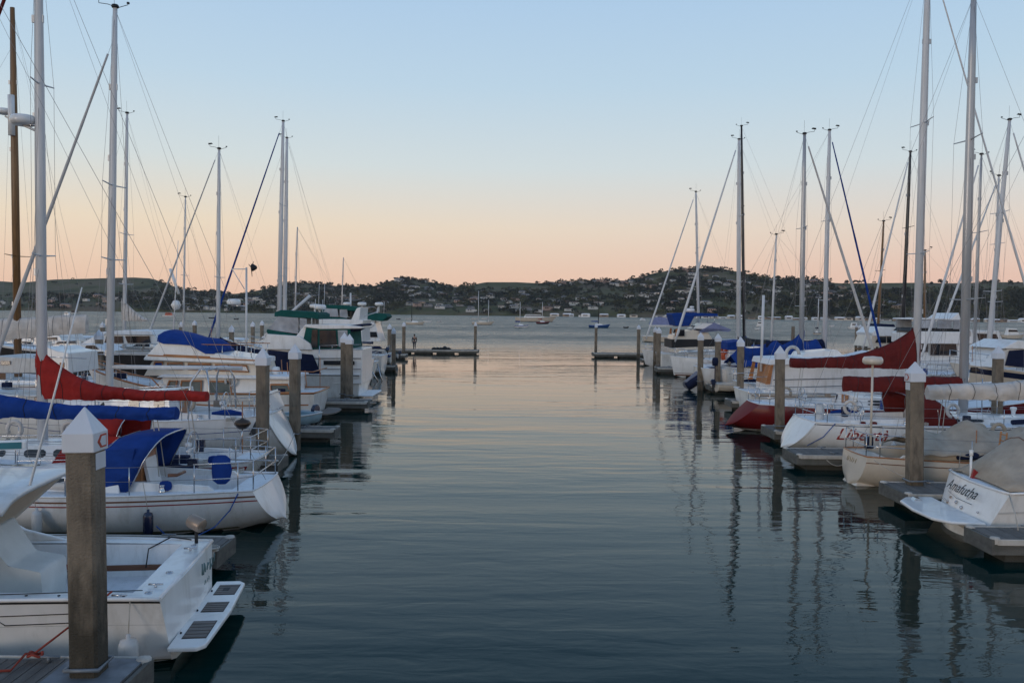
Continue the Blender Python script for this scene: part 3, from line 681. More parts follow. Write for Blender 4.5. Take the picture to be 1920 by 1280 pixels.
    if jib: furl(root, (L - .1, 0, h.zb + .3), P(zd + (mz - zd) * frac), jib, jr)
    if dodge: dodger(root, L * c0 - .55, L * c0 + 1.0, cw * 1.02, z0 + .02, z0 + ch + .75, dodge, vinyl)
    if lines: lifelines(root, h)
    if Y < 62:
        for k, t_ in enumerate((.22, .45, .62)):
            for sg in (-1, 1):
                p = h.pt(t_, .75, sg); tp = h.pt(t_, 1, sg) + Vector((0, 0, .3)); fender(root, p.x, p.y + sg * .13, .12 + .05 * k, .5, .105, dull if (seed + k) % 3 else navyp, top=tp)
    if Y < 62: gear(root, h, 9, seed)
    if detail:
        rg = random.Random(seed)
        for k in range(3):
            q = MB(); c = Vector((L * (.1 + .2 * k), rg.choice((-1, 1)) * h.hb(.3) * .8, h.sheer(.3) + .02))
            q.tube([c + Vector((math.cos(a) * .14, math.sin(a) * .14, a * .006)) for a in [j * .5 for j in range(36)]], .012, 5); q.build('coiled_line', rope, root)
    root['h'] = 0; del root['h']
    return root, h, P

def hull_text(h, s_, size, xc, zc, sg, m, root, shear=.4, name='script_lettering', space=1., bold=0.):
    """lettering laid on the curved hull side"""
    d = 1 if sg < 0 else -1
    o = text_mesh(s_, size, (xc, 0, zc), (d, 0, 0), (0, 0, 1), m, root, name, shear, bold, space); me = o.data
    for v in me.vertices:
        t = v.co.x / h.L
        for _ in range(4):
            p = h.pt(t, h.q(t, v.co.z), sg); t += (v.co.x - p.x) / h.L
        v.co.y = p.y + sg * (.012 + (.004 if v.co.y * sg > 0 else 0))
    return o
def sag(a, b, d=.25, n=14): a, b = Vector(a), Vector(b); return [a.lerp(b, k / n) - Vector((0, 0, d * 4 * (k / n) * (1 - k / n))) for k in range(n + 1)]
def line(label, a, b, d=.25, r=.012, m=None): q = MB(); q.tube(sag(a, b, d), r, 5); return tag(q.build('mooring_line', m or rope), label, 'rope')
# ---------------------------------------------------------------- piles and docks
def pile(px, base, label, top=3.85, w=.33, lean=0., group='square concrete piles with white pointed caps', z0=.5, Y=None, sign=False, cap=True, name='dock_pile', m=None):
    p = atZ(px, base, z0) if Y is None else atY(px, base, Y)
    root = empty(name, (p.x, p.y, 0), 0, label, 'pile', group); top += random.uniform(-.05, .05); root.rotation_euler = (R(random.uniform(-.5, .5)), R(lean + random.uniform(-.25, .25)), R(random.uniform(-6, 6)))
    a = w / 2; c = .035; q = MB()
    sec = [(-a + c, -a), (a - c, -a), (a, -a + c), (a, a - c), (a - c, a), (-a + c, a), (-a, a - c), (-a, -a + c)]
    zs = [-2.5, 0, .8, 1.6, 2.4, top - .5]
    q.grid([[Vector((x, y, z)) for x, y in sec + sec[:1]] for z in zs], smooth=False); q.build('shaft', m or pilem, root)
    if cap:
        b = a + .02; q = MB(); z1 = top - .55; z2 = top - .32
        s4 = [(-b, -b), (b, -b), (b, b), (-b, b)]; vs = [(x, y, z1) for x, y in s4] + [(x, y, z2) for x, y in s4] + [(0, 0, top)]
        q.add(vs, [(0, 1, 5, 4), (1, 2, 6, 5), (2, 3, 7, 6), (3, 0, 4, 7), (4, 5, 8), (5, 6, 8), (6, 7, 8), (7, 4, 8), (3, 2, 1, 0)]); q.build('cap', capm, root, bevel=.012)
        if sign:
            q = MB(); sx = b + .004; s_ = 1 if sign > 0 else -1
            q.add([(s_ * sx, y, z) for y, z in ((-.02, z1 + .04), (.13, z1 + .04), (.13, z1 + .20), (-.02, z1 + .20), (-.10, z1 + .12))], [(0, 1, 2, 3, 4)]); g = q.build('sign', mat('sign_red', (.45, .06, .03), .5), root, solid=.006)
            q = MB(); q.add([(s_ * (sx + .005), y, z) for y, z in ((0, z1 + .06), (.11, z1 + .06), (.11, z1 + .18), (0, z1 + .18), (-.05, z1 + .12))], [(0, 1, 2, 3, 4)]); q.build('sign_face', capm, g)
            q = MB(); q.add([(s_ * (a + .006), y, z) for y, z in ((-.12, z1 - .22), (.14, z1 - .22), (.14, z1 - .02), (-.12, z1 - .02))], [(0, 1, 2, 3)]); q.build('notice', capm, root, solid=.005)
    q = MB(); q.tube([(-a - .03, -a - .03, z0 + .12), (a + .03, -a - .03, z0 + .12), (a + .03, a + .03, z0 + .12), (-a - .03, a + .03, z0 + .12), (-a - .03, -a - .03, z0 + .12)], .025, 6); q.build('pile_guide', galv, root)
    return root
def pile_mat(name, shift):
    m = conc.copy(); m.name = name; t = m.node_tree; b = t.nodes['Principled BSDF']; src = b.inputs['Base Color'].links[0].from_socket
    tc = [n for n in t.nodes if n.type == 'TEX_COORD'][0]; sp = N(t, 'ShaderNodeSeparateXYZ'); t.links.new(tc.outputs['Object'], sp.inputs[0])
    n = N(t, 'ShaderNodeTexNoise'); n.inputs['Scale'].default_value = 3.5; n.inputs['Detail'].default_value = 8; mp = N(t, 'ShaderNodeMapping'); mp.inputs['Scale'].default_value = (2, 2, .8); t.links.new(tc.outputs['Object'], mp.inputs[0]); t.links.new(mp.outputs[0], n.inputs['Vector'])
    k = N(t, 'ShaderNodeMath', operation='MULTIPLY_ADD'); k.inputs[1].default_value = 2.2; t.links.new(n.outputs[0], k.inputs[0]); t.links.new(sp.outputs[2], k.inputs[2])
    g = N(t, 'ShaderNodeMapRange'); g.inputs[1].default_value = 2.0 + shift; g.inputs[2].default_value = 3.1 + shift; g.inputs[3].default_value = .85; g.inputs[4].default_value = 0; t.links.new(k.outputs[0], g.inputs[0])
    x = N(t, 'ShaderNodeMix', data_type='RGBA'); t.links.new(g.outputs[0], x.inputs[0]); t.links.new(src, x.inputs[6]); x.inputs[7].default_value = (.026, .022, .013, 1); t.links.new(x.outputs[2], b.inputs['Base Color']); return m
pilem = pile_mat('tidal_concrete', -.95); stained = pile_mat('stained_concrete', .1)
def dock(label, xa, xb, Y0, Y1, z=.5, name='finger_dock', group=None, bumper=True, plankdir='x'):
    """xa is the free end, xb the landward end"""
    d = 1 if xb > xa else -1; L = abs(xb - xa); root = empty(name, (xa, (Y0 + Y1) / 2, 0), 0 if d > 0 else math.pi, label, 'dock', group); w = (Y1 - Y0) / 2
    q = MB(); x = .02
    if L < 25:
        while x < L: q.box(x, min(L, x + .135), -w, w, z - .05, z + random.uniform(-.004, .003)); x += .147
    else:
        n = max(3, int(2 * w / .2))
        for k in range(n): q.box(0, L, -w + 2 * w * k / n, -w + 2 * w * (k + 1) / n - .015, z - .05, z)
    q.build('planks', plank, root)
    for sg in (-1, 1):
        q = MB(); q.box(.0, L, sg * (w + .03) - .03, sg * (w + .03) + .03, z - .32, z - .03); q.build('fascia', fasc, root)
        q = MB(); q.box(.05, L, sg * (w + .08) - .02, sg * (w + .08) + .02, z - .12, z + .01); q.build('bumper_strip', bump_, root, bevel=.015)
    q = MB(); q.box(-.06, 0, -w - .08, w + .08, z - .32, z - .0); q.build('end_board', fasc, root, bevel=.01)
    for sg in (-1, 1):
        if bumper: q = MB(); q.lathe([(.09, -.1), (.1, 0), (.09, .03), (0, .05)], (.04, sg * w, z), 10); q.build('corner_bumper', bump_, root)
    x = .3
    while x < L - 1:
        q = MB(); q.box(x, min(L, x + 2.0), -w + .08, w - .08, -.3, z - .06); q.build('float', flt, root); x += 2.6
        if x > 30: break
    for x in (1.2, L * .5):
        for sg in (-1, 1): q = MB(); q.tube([(x - .14, sg * (w - .1), z + .07), (x + .14, sg * (w - .1), z + .07)], .018, 6); q.tube([(x, sg * (w - .1), z), (x, sg * (w - .1), z + .07)], .025, 6); q.build('cleat', galv, root)
    return root
def X(px, Y): return atY(px, 600, Y).x
# ================================================================ LEFT ROW
G_F = 'finger docks between the slips'
dock('dark wooden finger dock in the bottom left corner under the nearest pile', atZ(272, 1240, .5).x, -9.5, 9.3, 10.45, group=G_F)
fp = pile(168, 1262, 'nearest and tallest concrete pile, stained brown, on the bottom left dock', Y=None, lean=-.6, sign=1, w=.345, m=stained)
q = MB(); q.box(-.45, .5, -.42, .42, .505, .515); pp = q.build('mounting_plate', galv, None); tag(pp, 'grey metal plate bolted to the bottom left dock round the nearest pile', 'metal plate'); pp.location = (fp.location.x, fp.location.y, 0)
dock('finger dock end between the near motorboat and the sailboat with the blue spray hood', atZ(412, 1025, .5).x, -14, 15.3, 16.2, group=G_F)
dock('finger dock beside the white dinghy shaped stern and second left pile', atZ(516, 866, .5).x, -19, 24.5, 25.5, group=G_F)
dock('finger dock just behind the second and third left piles', atZ(600, 822, .5).x, -19, 31.2, 32.0, group=G_F)
dock('finger dock beyond the wood trimmed trawler stern', atZ(690, 752, .5).x, -20, 40.8, 42.0, group=G_F)
dock('finger dock under the cluster of three left piles', atZ(682, 716, .5).x, -20, 51.2, 52.3, group=G_F)
dock('finger dock behind the white sailboat with a navy stripe', atZ(744, 684, .5).x, -20, 68, 69.2, group=G_F)
dock('finger dock nearest the left end dock', atZ(760, 665, .5).x, -24, 86, 87.2, group=G_F)
dock('long floating end dock at the left of the harbour mouth where a person walks', atZ(898, 655, .5).x, -26, 97, 99.2, name='end_dock')
pile(492, 858, 'concrete pile left of the pair beside the white oval stern', Y=None, lean=.2)
pile(553, 818, 'concrete pile standing right of the pair beside the white oval stern')
pile(645, 742, 'left pile of the close pair beside the white cabin yacht', lean=.2)
pile(655, 745, 'right front pile of the close pair beside the white cabin yacht')
pile(668, 716, 'pile just behind the close pair, next to the yacht stern')
pile(674, 708, 'farthest of the piles clustered by the white cabin yacht')
pile(738, 684, 'pile beside the folded dinghies at the far end of the left row', top=3.7)
pile(730, 672, 'shorter looking pile behind the dinghies near the left end dock')
pile(757, 659, 'pile at the landward end of the left end dock')
pile(891, 653, 'lone pile at the outer end of the left end dock')
pile(187, 735, 'pile behind the cream wooden bow on the left', Y=None)
pile(193, 668, 'uncapped looking pile far behind the left masts', top=3.7)
pile(340, 668, 'capped pile in open water behind the blue flybridge cover')
pile(365, 662, 'pile to the right of the round radar reflector behind the flybridge cover')
pile(434, 690, 'pile directly behind the mast with the navy furled cover')
for px_, b_ in ((474, 664), (491, 660)): pile(px_, b_, 'small far pile left of the green canopies' if px_ < 480 else 'small far pile touching the green canopies')
# --- near sportfisher
MBX = atY(300, 1130, 11.1).x
def near_motorboat():
    L, B = 9.2, 3.12; r0 = boat('motorboat', 'nearest white open cockpit motorboat with swim platform at bottom left', 'motorboat', -4.95, 12.62, -1, 6.5)
    h = Hull(L, B, 1.03, 1.12, 1.7, tw=.93, rake=-.1, bowrake=1.4, zk0=-.3, draft=.5, kind='motor', full=2.6, bulge=.05); h.build(r0, white)
    # cockpit and gunwale
    ck = (.42, 4.3, 1.22, .52); h.deck(r0, white, ck, drop=.0, camber=.0, cmat=deckw)
    h.ribbon(r0, 'rub_rail', black, .03, .06, off=.012); h.ribbon(r0, 'scum_line', scum, .03, .09, rel=False, off=.008); h.ribbon(r0, 'trim_line', dull, .40, .41, off=.004)
    q = MB(); 
    for sg in (-1, 1): q.tube([h.pt(t, 1, sg) + Vector((0, 0, -.0)) for t in [k / 30 for k in range(31)]], .03, 6)
    q.tube([h.pt(0, 1, -1), h.pt(0, 1, 1)], .03, 6); q.build('gunwale', white, r0)
    q = MB()
    for sg in (-1,): q.box(.5, 3.0, sg * 1.215 - .02, sg * 1.215 + .02, .62, .72)
    q.build('bolster', brownp, r0, bevel=.02)
    for sg in (1,):       # side vent outline pressed into the near side
        q = MB(); y = h.pt(.12, .8, 1).y; P = [h.pt(x / L, h.q(x / L, z), sg, .006) for x, z in ((.95, .72), (2.1, .72), (2.22, .86), (.75, .86), (.95, .72))]; q.tube(P, .008, 5); q.build('hull_vent', black, r0)
    for x_, y_ in ((.22, 1.2), (.22, -1.15), (.2, .3), (1.0, 1.4), (2.4, 1.42)):
        q = MB(); z_ = h.sheer(0) + .01; q.lathe([(.055, 0), (.05, .012), (.02, .014), (.02, .004), (0, .004)], (x_, y_, z_), 14); q.build('rod_holder', steel, r0)
    for x_, y_ in ((.2, .95), (.2, -.85), (.55, 1.38)):
        q = MB(); z_ = h.sheer(0); q.tube([(x_ - .1, y_, z_ + .05), (x_ + .1, y_, z_ + .05)], .014, 6); q.tube([(x_, y_, z_), (x_, y_, z_ + .05)], .02, 6); q.build('cleat', steel, r0)
    q = MB(); q.tube([(3.1, 1.38, 1.13), (.3, 1.2, 1.08)], .007, 5); q.build('gunwale_seam', black, r0)
    for y_ in (-.45, .15, .75): q = MB(); q.tube([(.45, y_, .527), (3.6, y_, .527)], .006, 4); q.build('deck_seam', dull, r0)
    for x_, y_ in ((1.1, -.15), (2.2, .45)): q = MB(); q.box(x_ - .32, x_ + .32, y_ - .26, y_ + .26, .522, .532); q.build('floor_hatch', dull, r0, bevel=.01); q = MB(); q.tube([(x_ - .26, y_, .54), (x_ - .18, y_, .54)], .012, 6); q.build('hatch_latch', steel, r0)
    for y_ in (-.9, 0, .9): q = MB(); q.lathe([(0, 0), (.028, 0), (.02, .02), (0, .02)], (-.1 - .02, y_, .34), 8, Matrix.Rotation(R(-90), 4, 'Y')); q.build('drain', black, r0)
    for k_ in range(9): q = MB(); q.lathe([(.02, 0), (.02, .008), (0, .01)], (.5 + k_ * .42, 1.36, h.sheer(.05 + .045 * k_) + .005), 8); q.build('snap_fastener', black, r0)
    # swim platform with three teak gratings
    q = MB(); hw = 1.42; pl = [(-.08, -hw), (-.48, -hw), (-.58, -hw + .12), (-.63, 0), (-.58, hw - .12), (-.48, hw), (-.08, hw)]
    n = len(pl); q.add([(x, y, .27) for x, y in pl] + [(x, y, .34) for x, y in pl], [tuple(range(n)), tuple(range(n, 2 * n))] + [(i, (i + 1) % n, (i + 1) % n + n, i + n) for i in range(n)])
    sp_ = q.build('swim_platform', white, r0, bevel=.02)
    for y0, y1 in ((-1.2, -.72), (-.36, .06), (.45, 1.1)):
        q = MB(); k = 5
        for j in range(k): q.box(-.52, -.2, y0 + (y1 - y0) * j / k + .012, y0 + (y1 - y0) * (j + 1) / k - .012, .338, .352)
        q.build('teak_grating', teak, sp_)
    for a_, c_ in ((.44, 1.11), (-.37, .07), (-1.21, -.71)): q = MB(); q.box(-.53, -.19, a_, c_, .335, .345); q.build('grating_recess', black, sp_)
    q = MB(); q.box(-.40, -.30, -1.03, -.88, .3525, .356); q.build('ladder_opening', black, sp_)
    for y in (-1, 0, 1): q = MB(); q.tube([(-.1, y, .27), (.06, y, .05)], .025, 6); q.build('platform_bracket', steel, sp_)
    # transom lettering, painted dark
    q = MB()
    for y0, z0_, z1_, dy in ((.30, .80, .98, 0), (.38, .78, .96, .05), (.50, .79, .93, -.04), (.60, .80, .90, .06), (.62, .84, .88, .1), (.80, .74, .92, 0), (.84, .76, .80, .08), (.96, .77, .90, -.03), (1.05, .80, .92, .04), (.45, .60, .66, .02), (.53, .60, .66, -.02), (.62, .60, .65, .03), (.72, .60, .66, 0)):
        q.tube([(-.125, -y0, z0_), (-.125, -y0 - dy * .5 - .01, (z0_ + z1_) / 2), (-.125, -y0 - dy, z1_)], .011 if z0_ > .7 else .006, 5)
    q.build('lettering', mat('grey_green_lettering', (.12, .2, .2), .5), r0)
    q = MB(); q.lathe([(0, 0), (.12, .0), (.12, .012), (.0, .014)], (0, 0, 0), 20, Matrix.Rotation(R(-90), 4, 'X')); o = q.build('speaker', dull, r0); o.location = (1.75, -1.2, .82)
    q = MB(); q.tube([(2.6, -1.17, .82), (1.95, -1.17, .62)], .05, 8)
    sl_ = q.build('striped_pole', redp, r0); q = MB()
    for k in range(4): a = Vector((2.6, -1.17, .82)); b_ = Vector((1.95, -1.17, .62)); q.tube([a.lerp(b_, .1 + k * .24), a.lerp(b_, .2 + k * .24)], .054, 8)
    q.build('white_bands', white, sl_)
    # helm seats under loose white covers, console, bulkhead
    def seat(x, y, s_=1.):
        q = MB(); zz = lambda v: .52 + v * s_; pr = [(x, .52), (x + .5 * s_, .52), (x + .98 * s_, .52), (x + 1.05 * s_, zz(.7)), (x + 1.0 * s_, zz(1.3)), (x + .82 * s_, zz(1.38)), (x + .66 * s_, zz(1.05)), (x + .48 * s_, zz(.80)), (x + .2, zz(.74)), (x, zz(.70)), (x - .02, zz(.4))]
        rows = []; m_ = 12
        for j in range(m_ + 1): yy = y - .48 * s_ + .96 * s_ * j / m_; rows.append([Vector((a + noise.noise((a * 4, yy * 4, b_ * 4)) * .03, yy, b_ + noise.noise((a * 5, yy * 5, b_ * 3 + 4)) * .03)) for a, b_ in pr + pr[:1]])
        q.grid(rows); q.add(rows[0][:-1], [tuple(range(len(pr)))]); q.add(rows[-1][:-1], [tuple(range(len(pr)))]); q.build('covered_seat', mat('white_seat_cover', (.58, .58, .55), .8, .08, bump=.5, bscale=5), r0, bevel=.04)
    seat(1.95, .05, .9); seat(3.0, 1.0, .8); seat(3.1, -.9, .85)
    q = MB(); q.prism([(4.2, .28), (4.35, .28), (4.35, 2.0), (4.1, 2.0)], 1.2); q.build('bulkhead', cream, r0, bevel=.02)
    for sg in (-1, 1): q = MB(); q.prism([(2.3, 1.1), (4.4, 1.05), (4.4, 1.75), (3.4, 1.55), (3.0, 1.3)], .05, 0, sg * 1.42); q.build('side_wing', white, r0, bevel=.03)
    # hardtop on slanted arch legs
    for sg in (-1, 1):
        q = MB(); q.prism([(2.25, 2.30), (2.75, 2.32), (3.75, 1.45), (3.2, 1.42)], .06, 0, sg * 1.28); q.build('arch_leg', cream, r0, bevel=.03)
    q = MB(); rows = []
    for i in range(13):
        u = i / 12; x = 2.05 + 3.9 * u; r_ = []
        for j in range(13): v = j / 6 - 1; r_.append(Vector((x, 1.38 * v, 2.30 + .16 * math.sin(math.pi * min(1, u * 1.2 + .08)) ** .5 * (1 - .35 * v * v) - .5 * max(0, u - .55) ** 1.5 - .14 * abs(v) ** 6)))
        rows.append(r_)
    q.grid(rows); ht = q.build('hardtop', white, r0, solid=.07)
    for y in (1.15, .85):
        q = MB(); q.tube([(3.0, y, 2.47), (3.0, y, 2.52), (4.4, y, 2.48), (4.4, y, 2.38)], .018, 6); q.build('grab_rail', steel, ht)
    for x_, y_ in ((2.62, 1.38), (2.95, 1.40)):
        q = MB(); q.tube([(x_ - .15, y_, 2.50), (x_ + .45, y_ + .06, 2.12)], .032, 8); q.build('rod_holder', steel, ht)
    # windshield and forward cabin
    q = MB(); q.prism([(4.3, 1.05), (7.9, 1.35), (6.8, 1.72), (4.3, 1.85)], 1.15, .35); q.build('forward_cabin', white, r0, bevel=.06)
    q = MB(); q.prism([(4.35, 1.84), (6.6, 1.74), (5.9, 2.3), (4.4, 2.34)], 1.08, .35); q.build('windshield', glass, r0)
    # radar: dome on the hardtop with an open array bar above it
    q = MB(); q.lathe([(0, 0), (.24, .02), (.30, .1), (.31, .19), (.26, .24), (.12, .3), (.1, .36), (0, .36)], (3.15, -.2, 2.46), 24); rd = q.build('radar_scanner', white, ht)
    M = Matrix.Translation((3.15, -.2, 2.89)) @ Matrix.Rotation(R(12), 4, 'Z')
    q = MB(); q.box(-.68, .68, -.07, .07, -.07, .07, M); q.build('radar_antenna', white, rd, bevel=.03)
    q = MB(); q.box(-.62, .62, .066, .078, -.05, .05, M); q.build('antenna_stripe', teal, rd)
    q = MB(); q.tube([(2.1, .45, 2.42), (1.75, .42, 3.8), (1.38, .4, 5.3)], [.02, .015, .009], 6); q.build('whip_antenna', white, ht)
    fender(r0, .38, h.pt(.04, .9, 1).y + .13, .12, .42, .13, top=(.38, h.pt(.04, 1, 1).y, 1.06))
    # barbecue drum on a rail mount at the far quarter
    M = Matrix.Translation((.22, -1.3, 1.38)) @ Matrix.Rotation(R(70), 4, 'Y') @ Matrix.Rotation(R(25), 4, 'X')
    q = MB(); q.lathe([(0, -.13), (.11, -.13), (.12, -.11), (.12, .11), (.11, .13), (0, .13)], (0, 0, 0), 20, M); dr = q.build('barbecue_drum', tanp, r0)
    q = MB(); q.tube([(.22, -1.3, 1.03), (.22, -1.3, 1.25)], .03, 8); q.build('mount', black, dr)
    q = MB(); q.tube([(.3, -1.3, 1.1), (.6, -1.2, 1.18), (.95, -1.15, 1.0), (.98, -1.1, .7)], .012, 6); q.build('cable', black, r0)
    return r0, h
near_motorboat()
a = atZ(20, 1256, .52); b_ = atZ(66, 1232, .55)
q = MB(); pts = [(-8.5, 9.7, .52), tuple(a), (b_.x - .12, b_.y, .6), tuple(b_ + Vector((0, 0, .05)))]; q.tube(pts, .016, 6)
q.tube([b_ + Vector((math.cos(t) * .09, math.sin(t) * .06, .04 + .02 * math.sin(3 * t))) for t in [k * .5 for k in range(30)]], .016, 6)
q.tube([b_ + Vector((0, 0, .06)), atY(133, 1172, 11.1), atY(210, 1108, 11.15)], .014, 6)
tag(q.build('mooring_line', rdrope), 'red mooring line knotted on a cleat of the bottom left dock', 'rope')
# --- white sailboat with the blue spray hood
root, h, P = sailboat('white sailboat with royal blue spray hood and blue boom cover on the left', X(497, 19.2), 19.25, -1, L=10.2, B=3.15, fb=(.98, .93, 1.35), tw=.66, rake=-.42, zk0=.12, cabin=(.285, .70, .42),
    stripe=[(.10, .135, brownp), (.20, .225, redp)], mx=7.7, mz=14.5, boom=2.13, boomz=2.55, cov=blue, covh=(1.3, .30), kcov=4, wheel_=False, win=[(.2, .5, .3, .8), (.56, .88, .3, .8)], seed=3, lines=True, coam=True, detail=1, spr=(.5,), yaw=1.0, raked_boom=-.02)
ck0 = .98
dodger(root, 2.75, 4.15, 1.02, .95, 2.15, blue, vinyl, lean=1.1)
q = MB(); q.prism([(2.8, .93), (3.7, .95), (3.5, 1.85), (2.6, 1.9)], .02, 0, 1.0); q.build('side_curtain', blue, root)
def wrapped(root, x, y, z0, z1, w, m, name='covered_horseshoe_buoy'):
    rows = []
    for i in range(9):
        u = i / 8; r_ = w * (.9 + .25 * math.sin(math.pi * u) ** .7) * (1 if 0 < i < 8 else .55); rows.append([Vector((x + math.cos(a) * r_ * (1 + .1 * noise.noise((i * .4, k * .5, x))), y + math.sin(a) * r_ * .45, z0 + (z1 - z0) * u)) for k, a in enumerate([k * math.pi / 8 for k in range(17)])])
    q = MB(); q.grid(rows); q.add(rows[0][:-1], [tuple(range(16))]); q.add(rows[-1][:-1], [tuple(range(16))]); return q.build(name, m, root)
wrapped(root, .98, .15, .95, 1.62, .20, blue, 'wheel_cover'); wrapped(root, 1.95, .95, .96, 1.18, .12, blue, 'winch_cover'); wrapped(root, 1.5, -.9, 1.22, 1.42, .14, blue, 'winch_cover')
q = MB(); q.prism([(2.72, .85), (2.95, .9), (2.9, 1.7), (2.72, 1.7)], .4); q.build('companionway_frame', wood, root); q = MB(); q.prism([(2.5, .75), (2.58, .75), (2.75, 1.55), (2.68, 1.55)], .3); q.build('washboard', white, root)
q = MB(); A = h.pt(.03, .97, 1) + Vector((0, .03, 0)); 
q.tube([A, A + Vector((.15, .08, -.35)), A + Vector((.45, .2, -.7)), A + Vector((1.05, .75, -.95)), A + Vector((1.3, 1.2, -.42))], .014, 6); tag(q.build('dock_line', blrope, root))
q = MB(); q.tube([(1.7, .5, 1.3), (1.72, .9, 1.3), (1.9, .95, 1.3)], .04, 8); q.build('instrument_pod', brownp, root)
# --- red cover sailboat
root, h, P = sailboat('white sailboat with bright red boom cover and radar dome on its mast', X(492, 22.6), 22.4, -1, L=11.5, B=2.9, fb=(1.0, .95, 1.35), tw=.6, rake=.5, zk0=.15, cabin=(.36, .74, .5), stripe=[(.10, .22, redp)],
    mx=5.95, mz=15.6, boom=1.52, boomz=2.62, cov=red, covh=(1.5, .28), kcov=4.5, jib=maroon, jr=.075, wheel_=True, seed=5, mm=wmast, mr=.14, mrake=-.0, spr=(.36, .68), sw=.55, yaw=-.5, dodge=red)
radome(root, (P(9.9).x + .45, 0, 9.9), .32, post=(P(9.7).x + .1, 0, 9.75)); q = MB(); q.tube([P(9.9), (P(9.9).x + .45, 0, 9.9)], .04, 8); q.build('radar_bracket', steel, root)
q = MB(); a, b_ = h.pt(.24, 1, 1) + Vector((0, -.03, .02)), h.pt(.33, 1, 1) + Vector((0, -.03, .02)); q.add([a, b_, b_ + Vector((0, 0, .8)), a + Vector((.1, 0, .68))], [(0, 1, 2, 3)]); q.build('weather_cloth', red, root, solid=.01)
q = MB(); c = atY(455, 795, 21.6); M = Matrix.Translation(((c.x - root.location.x) * -1, (c.y - root.location.y) * -1, c.z)); q.lathe([(0, -.13), (.1, -.12), (.2, -.02), (.22, .02), (.17, .1), (.06, .14), (.02, .17), (0, .17)], (0, 0, 0), 16, M); q.build('barbecue_kettle', mat('dark_bronze_metal', (.08, .055, .04), .4, .2, metal=.5), root)
q = MB(); q.tube([M @ Vector((0, 0, -.13)), M @ Vector((.1, -.1, -.75))], .02, 6); q.build('barbecue_post', steel, root)
# --- white pilothouse sailboat with oval stern and bare boom
root, h, P = sailboat('white sailboat with bare white boom, steel arch and leaning oval stern', X(512, 28.2), 28.2, -1, L=10.1, B=3.4, fb=(1.5, 1.35, 1.6), tw=.6, rake=-.75, zk0=.05, cabin=(.30, .72, .95), win=[(.08, .26, .45, .75), (.5, .68, .45, .75), (1.1, 1.3, .4, .7)],
    stripe=[(.42, .44, bluep)], mx=5.6, mz=15.1, boom=1.05, boomz=3.0, boomm=wmast, wheel_=True, seed=7, mr=.125, mm=wmast, mrake=.28, spr=(.36, .55), sw=.85, jib=mat('pale_furled_sail', (.52, .50, .48), .8, .1), jr=.07, yaw=0, frac=.93)
q = MB()
for sg in (-1, 1): q.tube([(1.7, sg * 1.3, 1.4), (1.75, sg * 1.25, 2.6), (1.9, sg * 1.0, 3.0), (2.15, sg * .9, 3.0), (2.35, sg * 1.2, 2.6), (2.4, sg * 1.3, 1.4)], .03, 8)
q.tube([(1.9, -1.0, 3.0), (1.9, 1.0, 3.0)], .025, 6); q.tube([(2.15, -.9, 3.0), (2.15, .9, 3.0)], .025, 6); q.build('steel_arch', steel, root)
q = MB(); q.slab([(-.1, -.9, 1.6), (.15, -.9, 2.2), (.15, .5, 2.2), (-.1, .5, 1.6)], .06); q.build('raised_boarding_step', white, root, bevel=.02)
q = MB(); q.slab([(.35, 1.3, .9), (.1, 1.5, .9), (-.1, 1.45, 1.35), (.15, 1.2, 1.35)], .08); q.build('black_fender_board', black, root)
q = MB(); q.tube([h.pt(0, q_, 1) + Vector((-.02, 0, 0)) for q_ in [k / 12 for k in range(13)]] + [h.pt(0, q_, -1) + Vector((-.02, 0, 0)) for q_ in [1 - k / 12 for k in range(13)]], .025, 6); q.build('transom_moulding', dull, root)
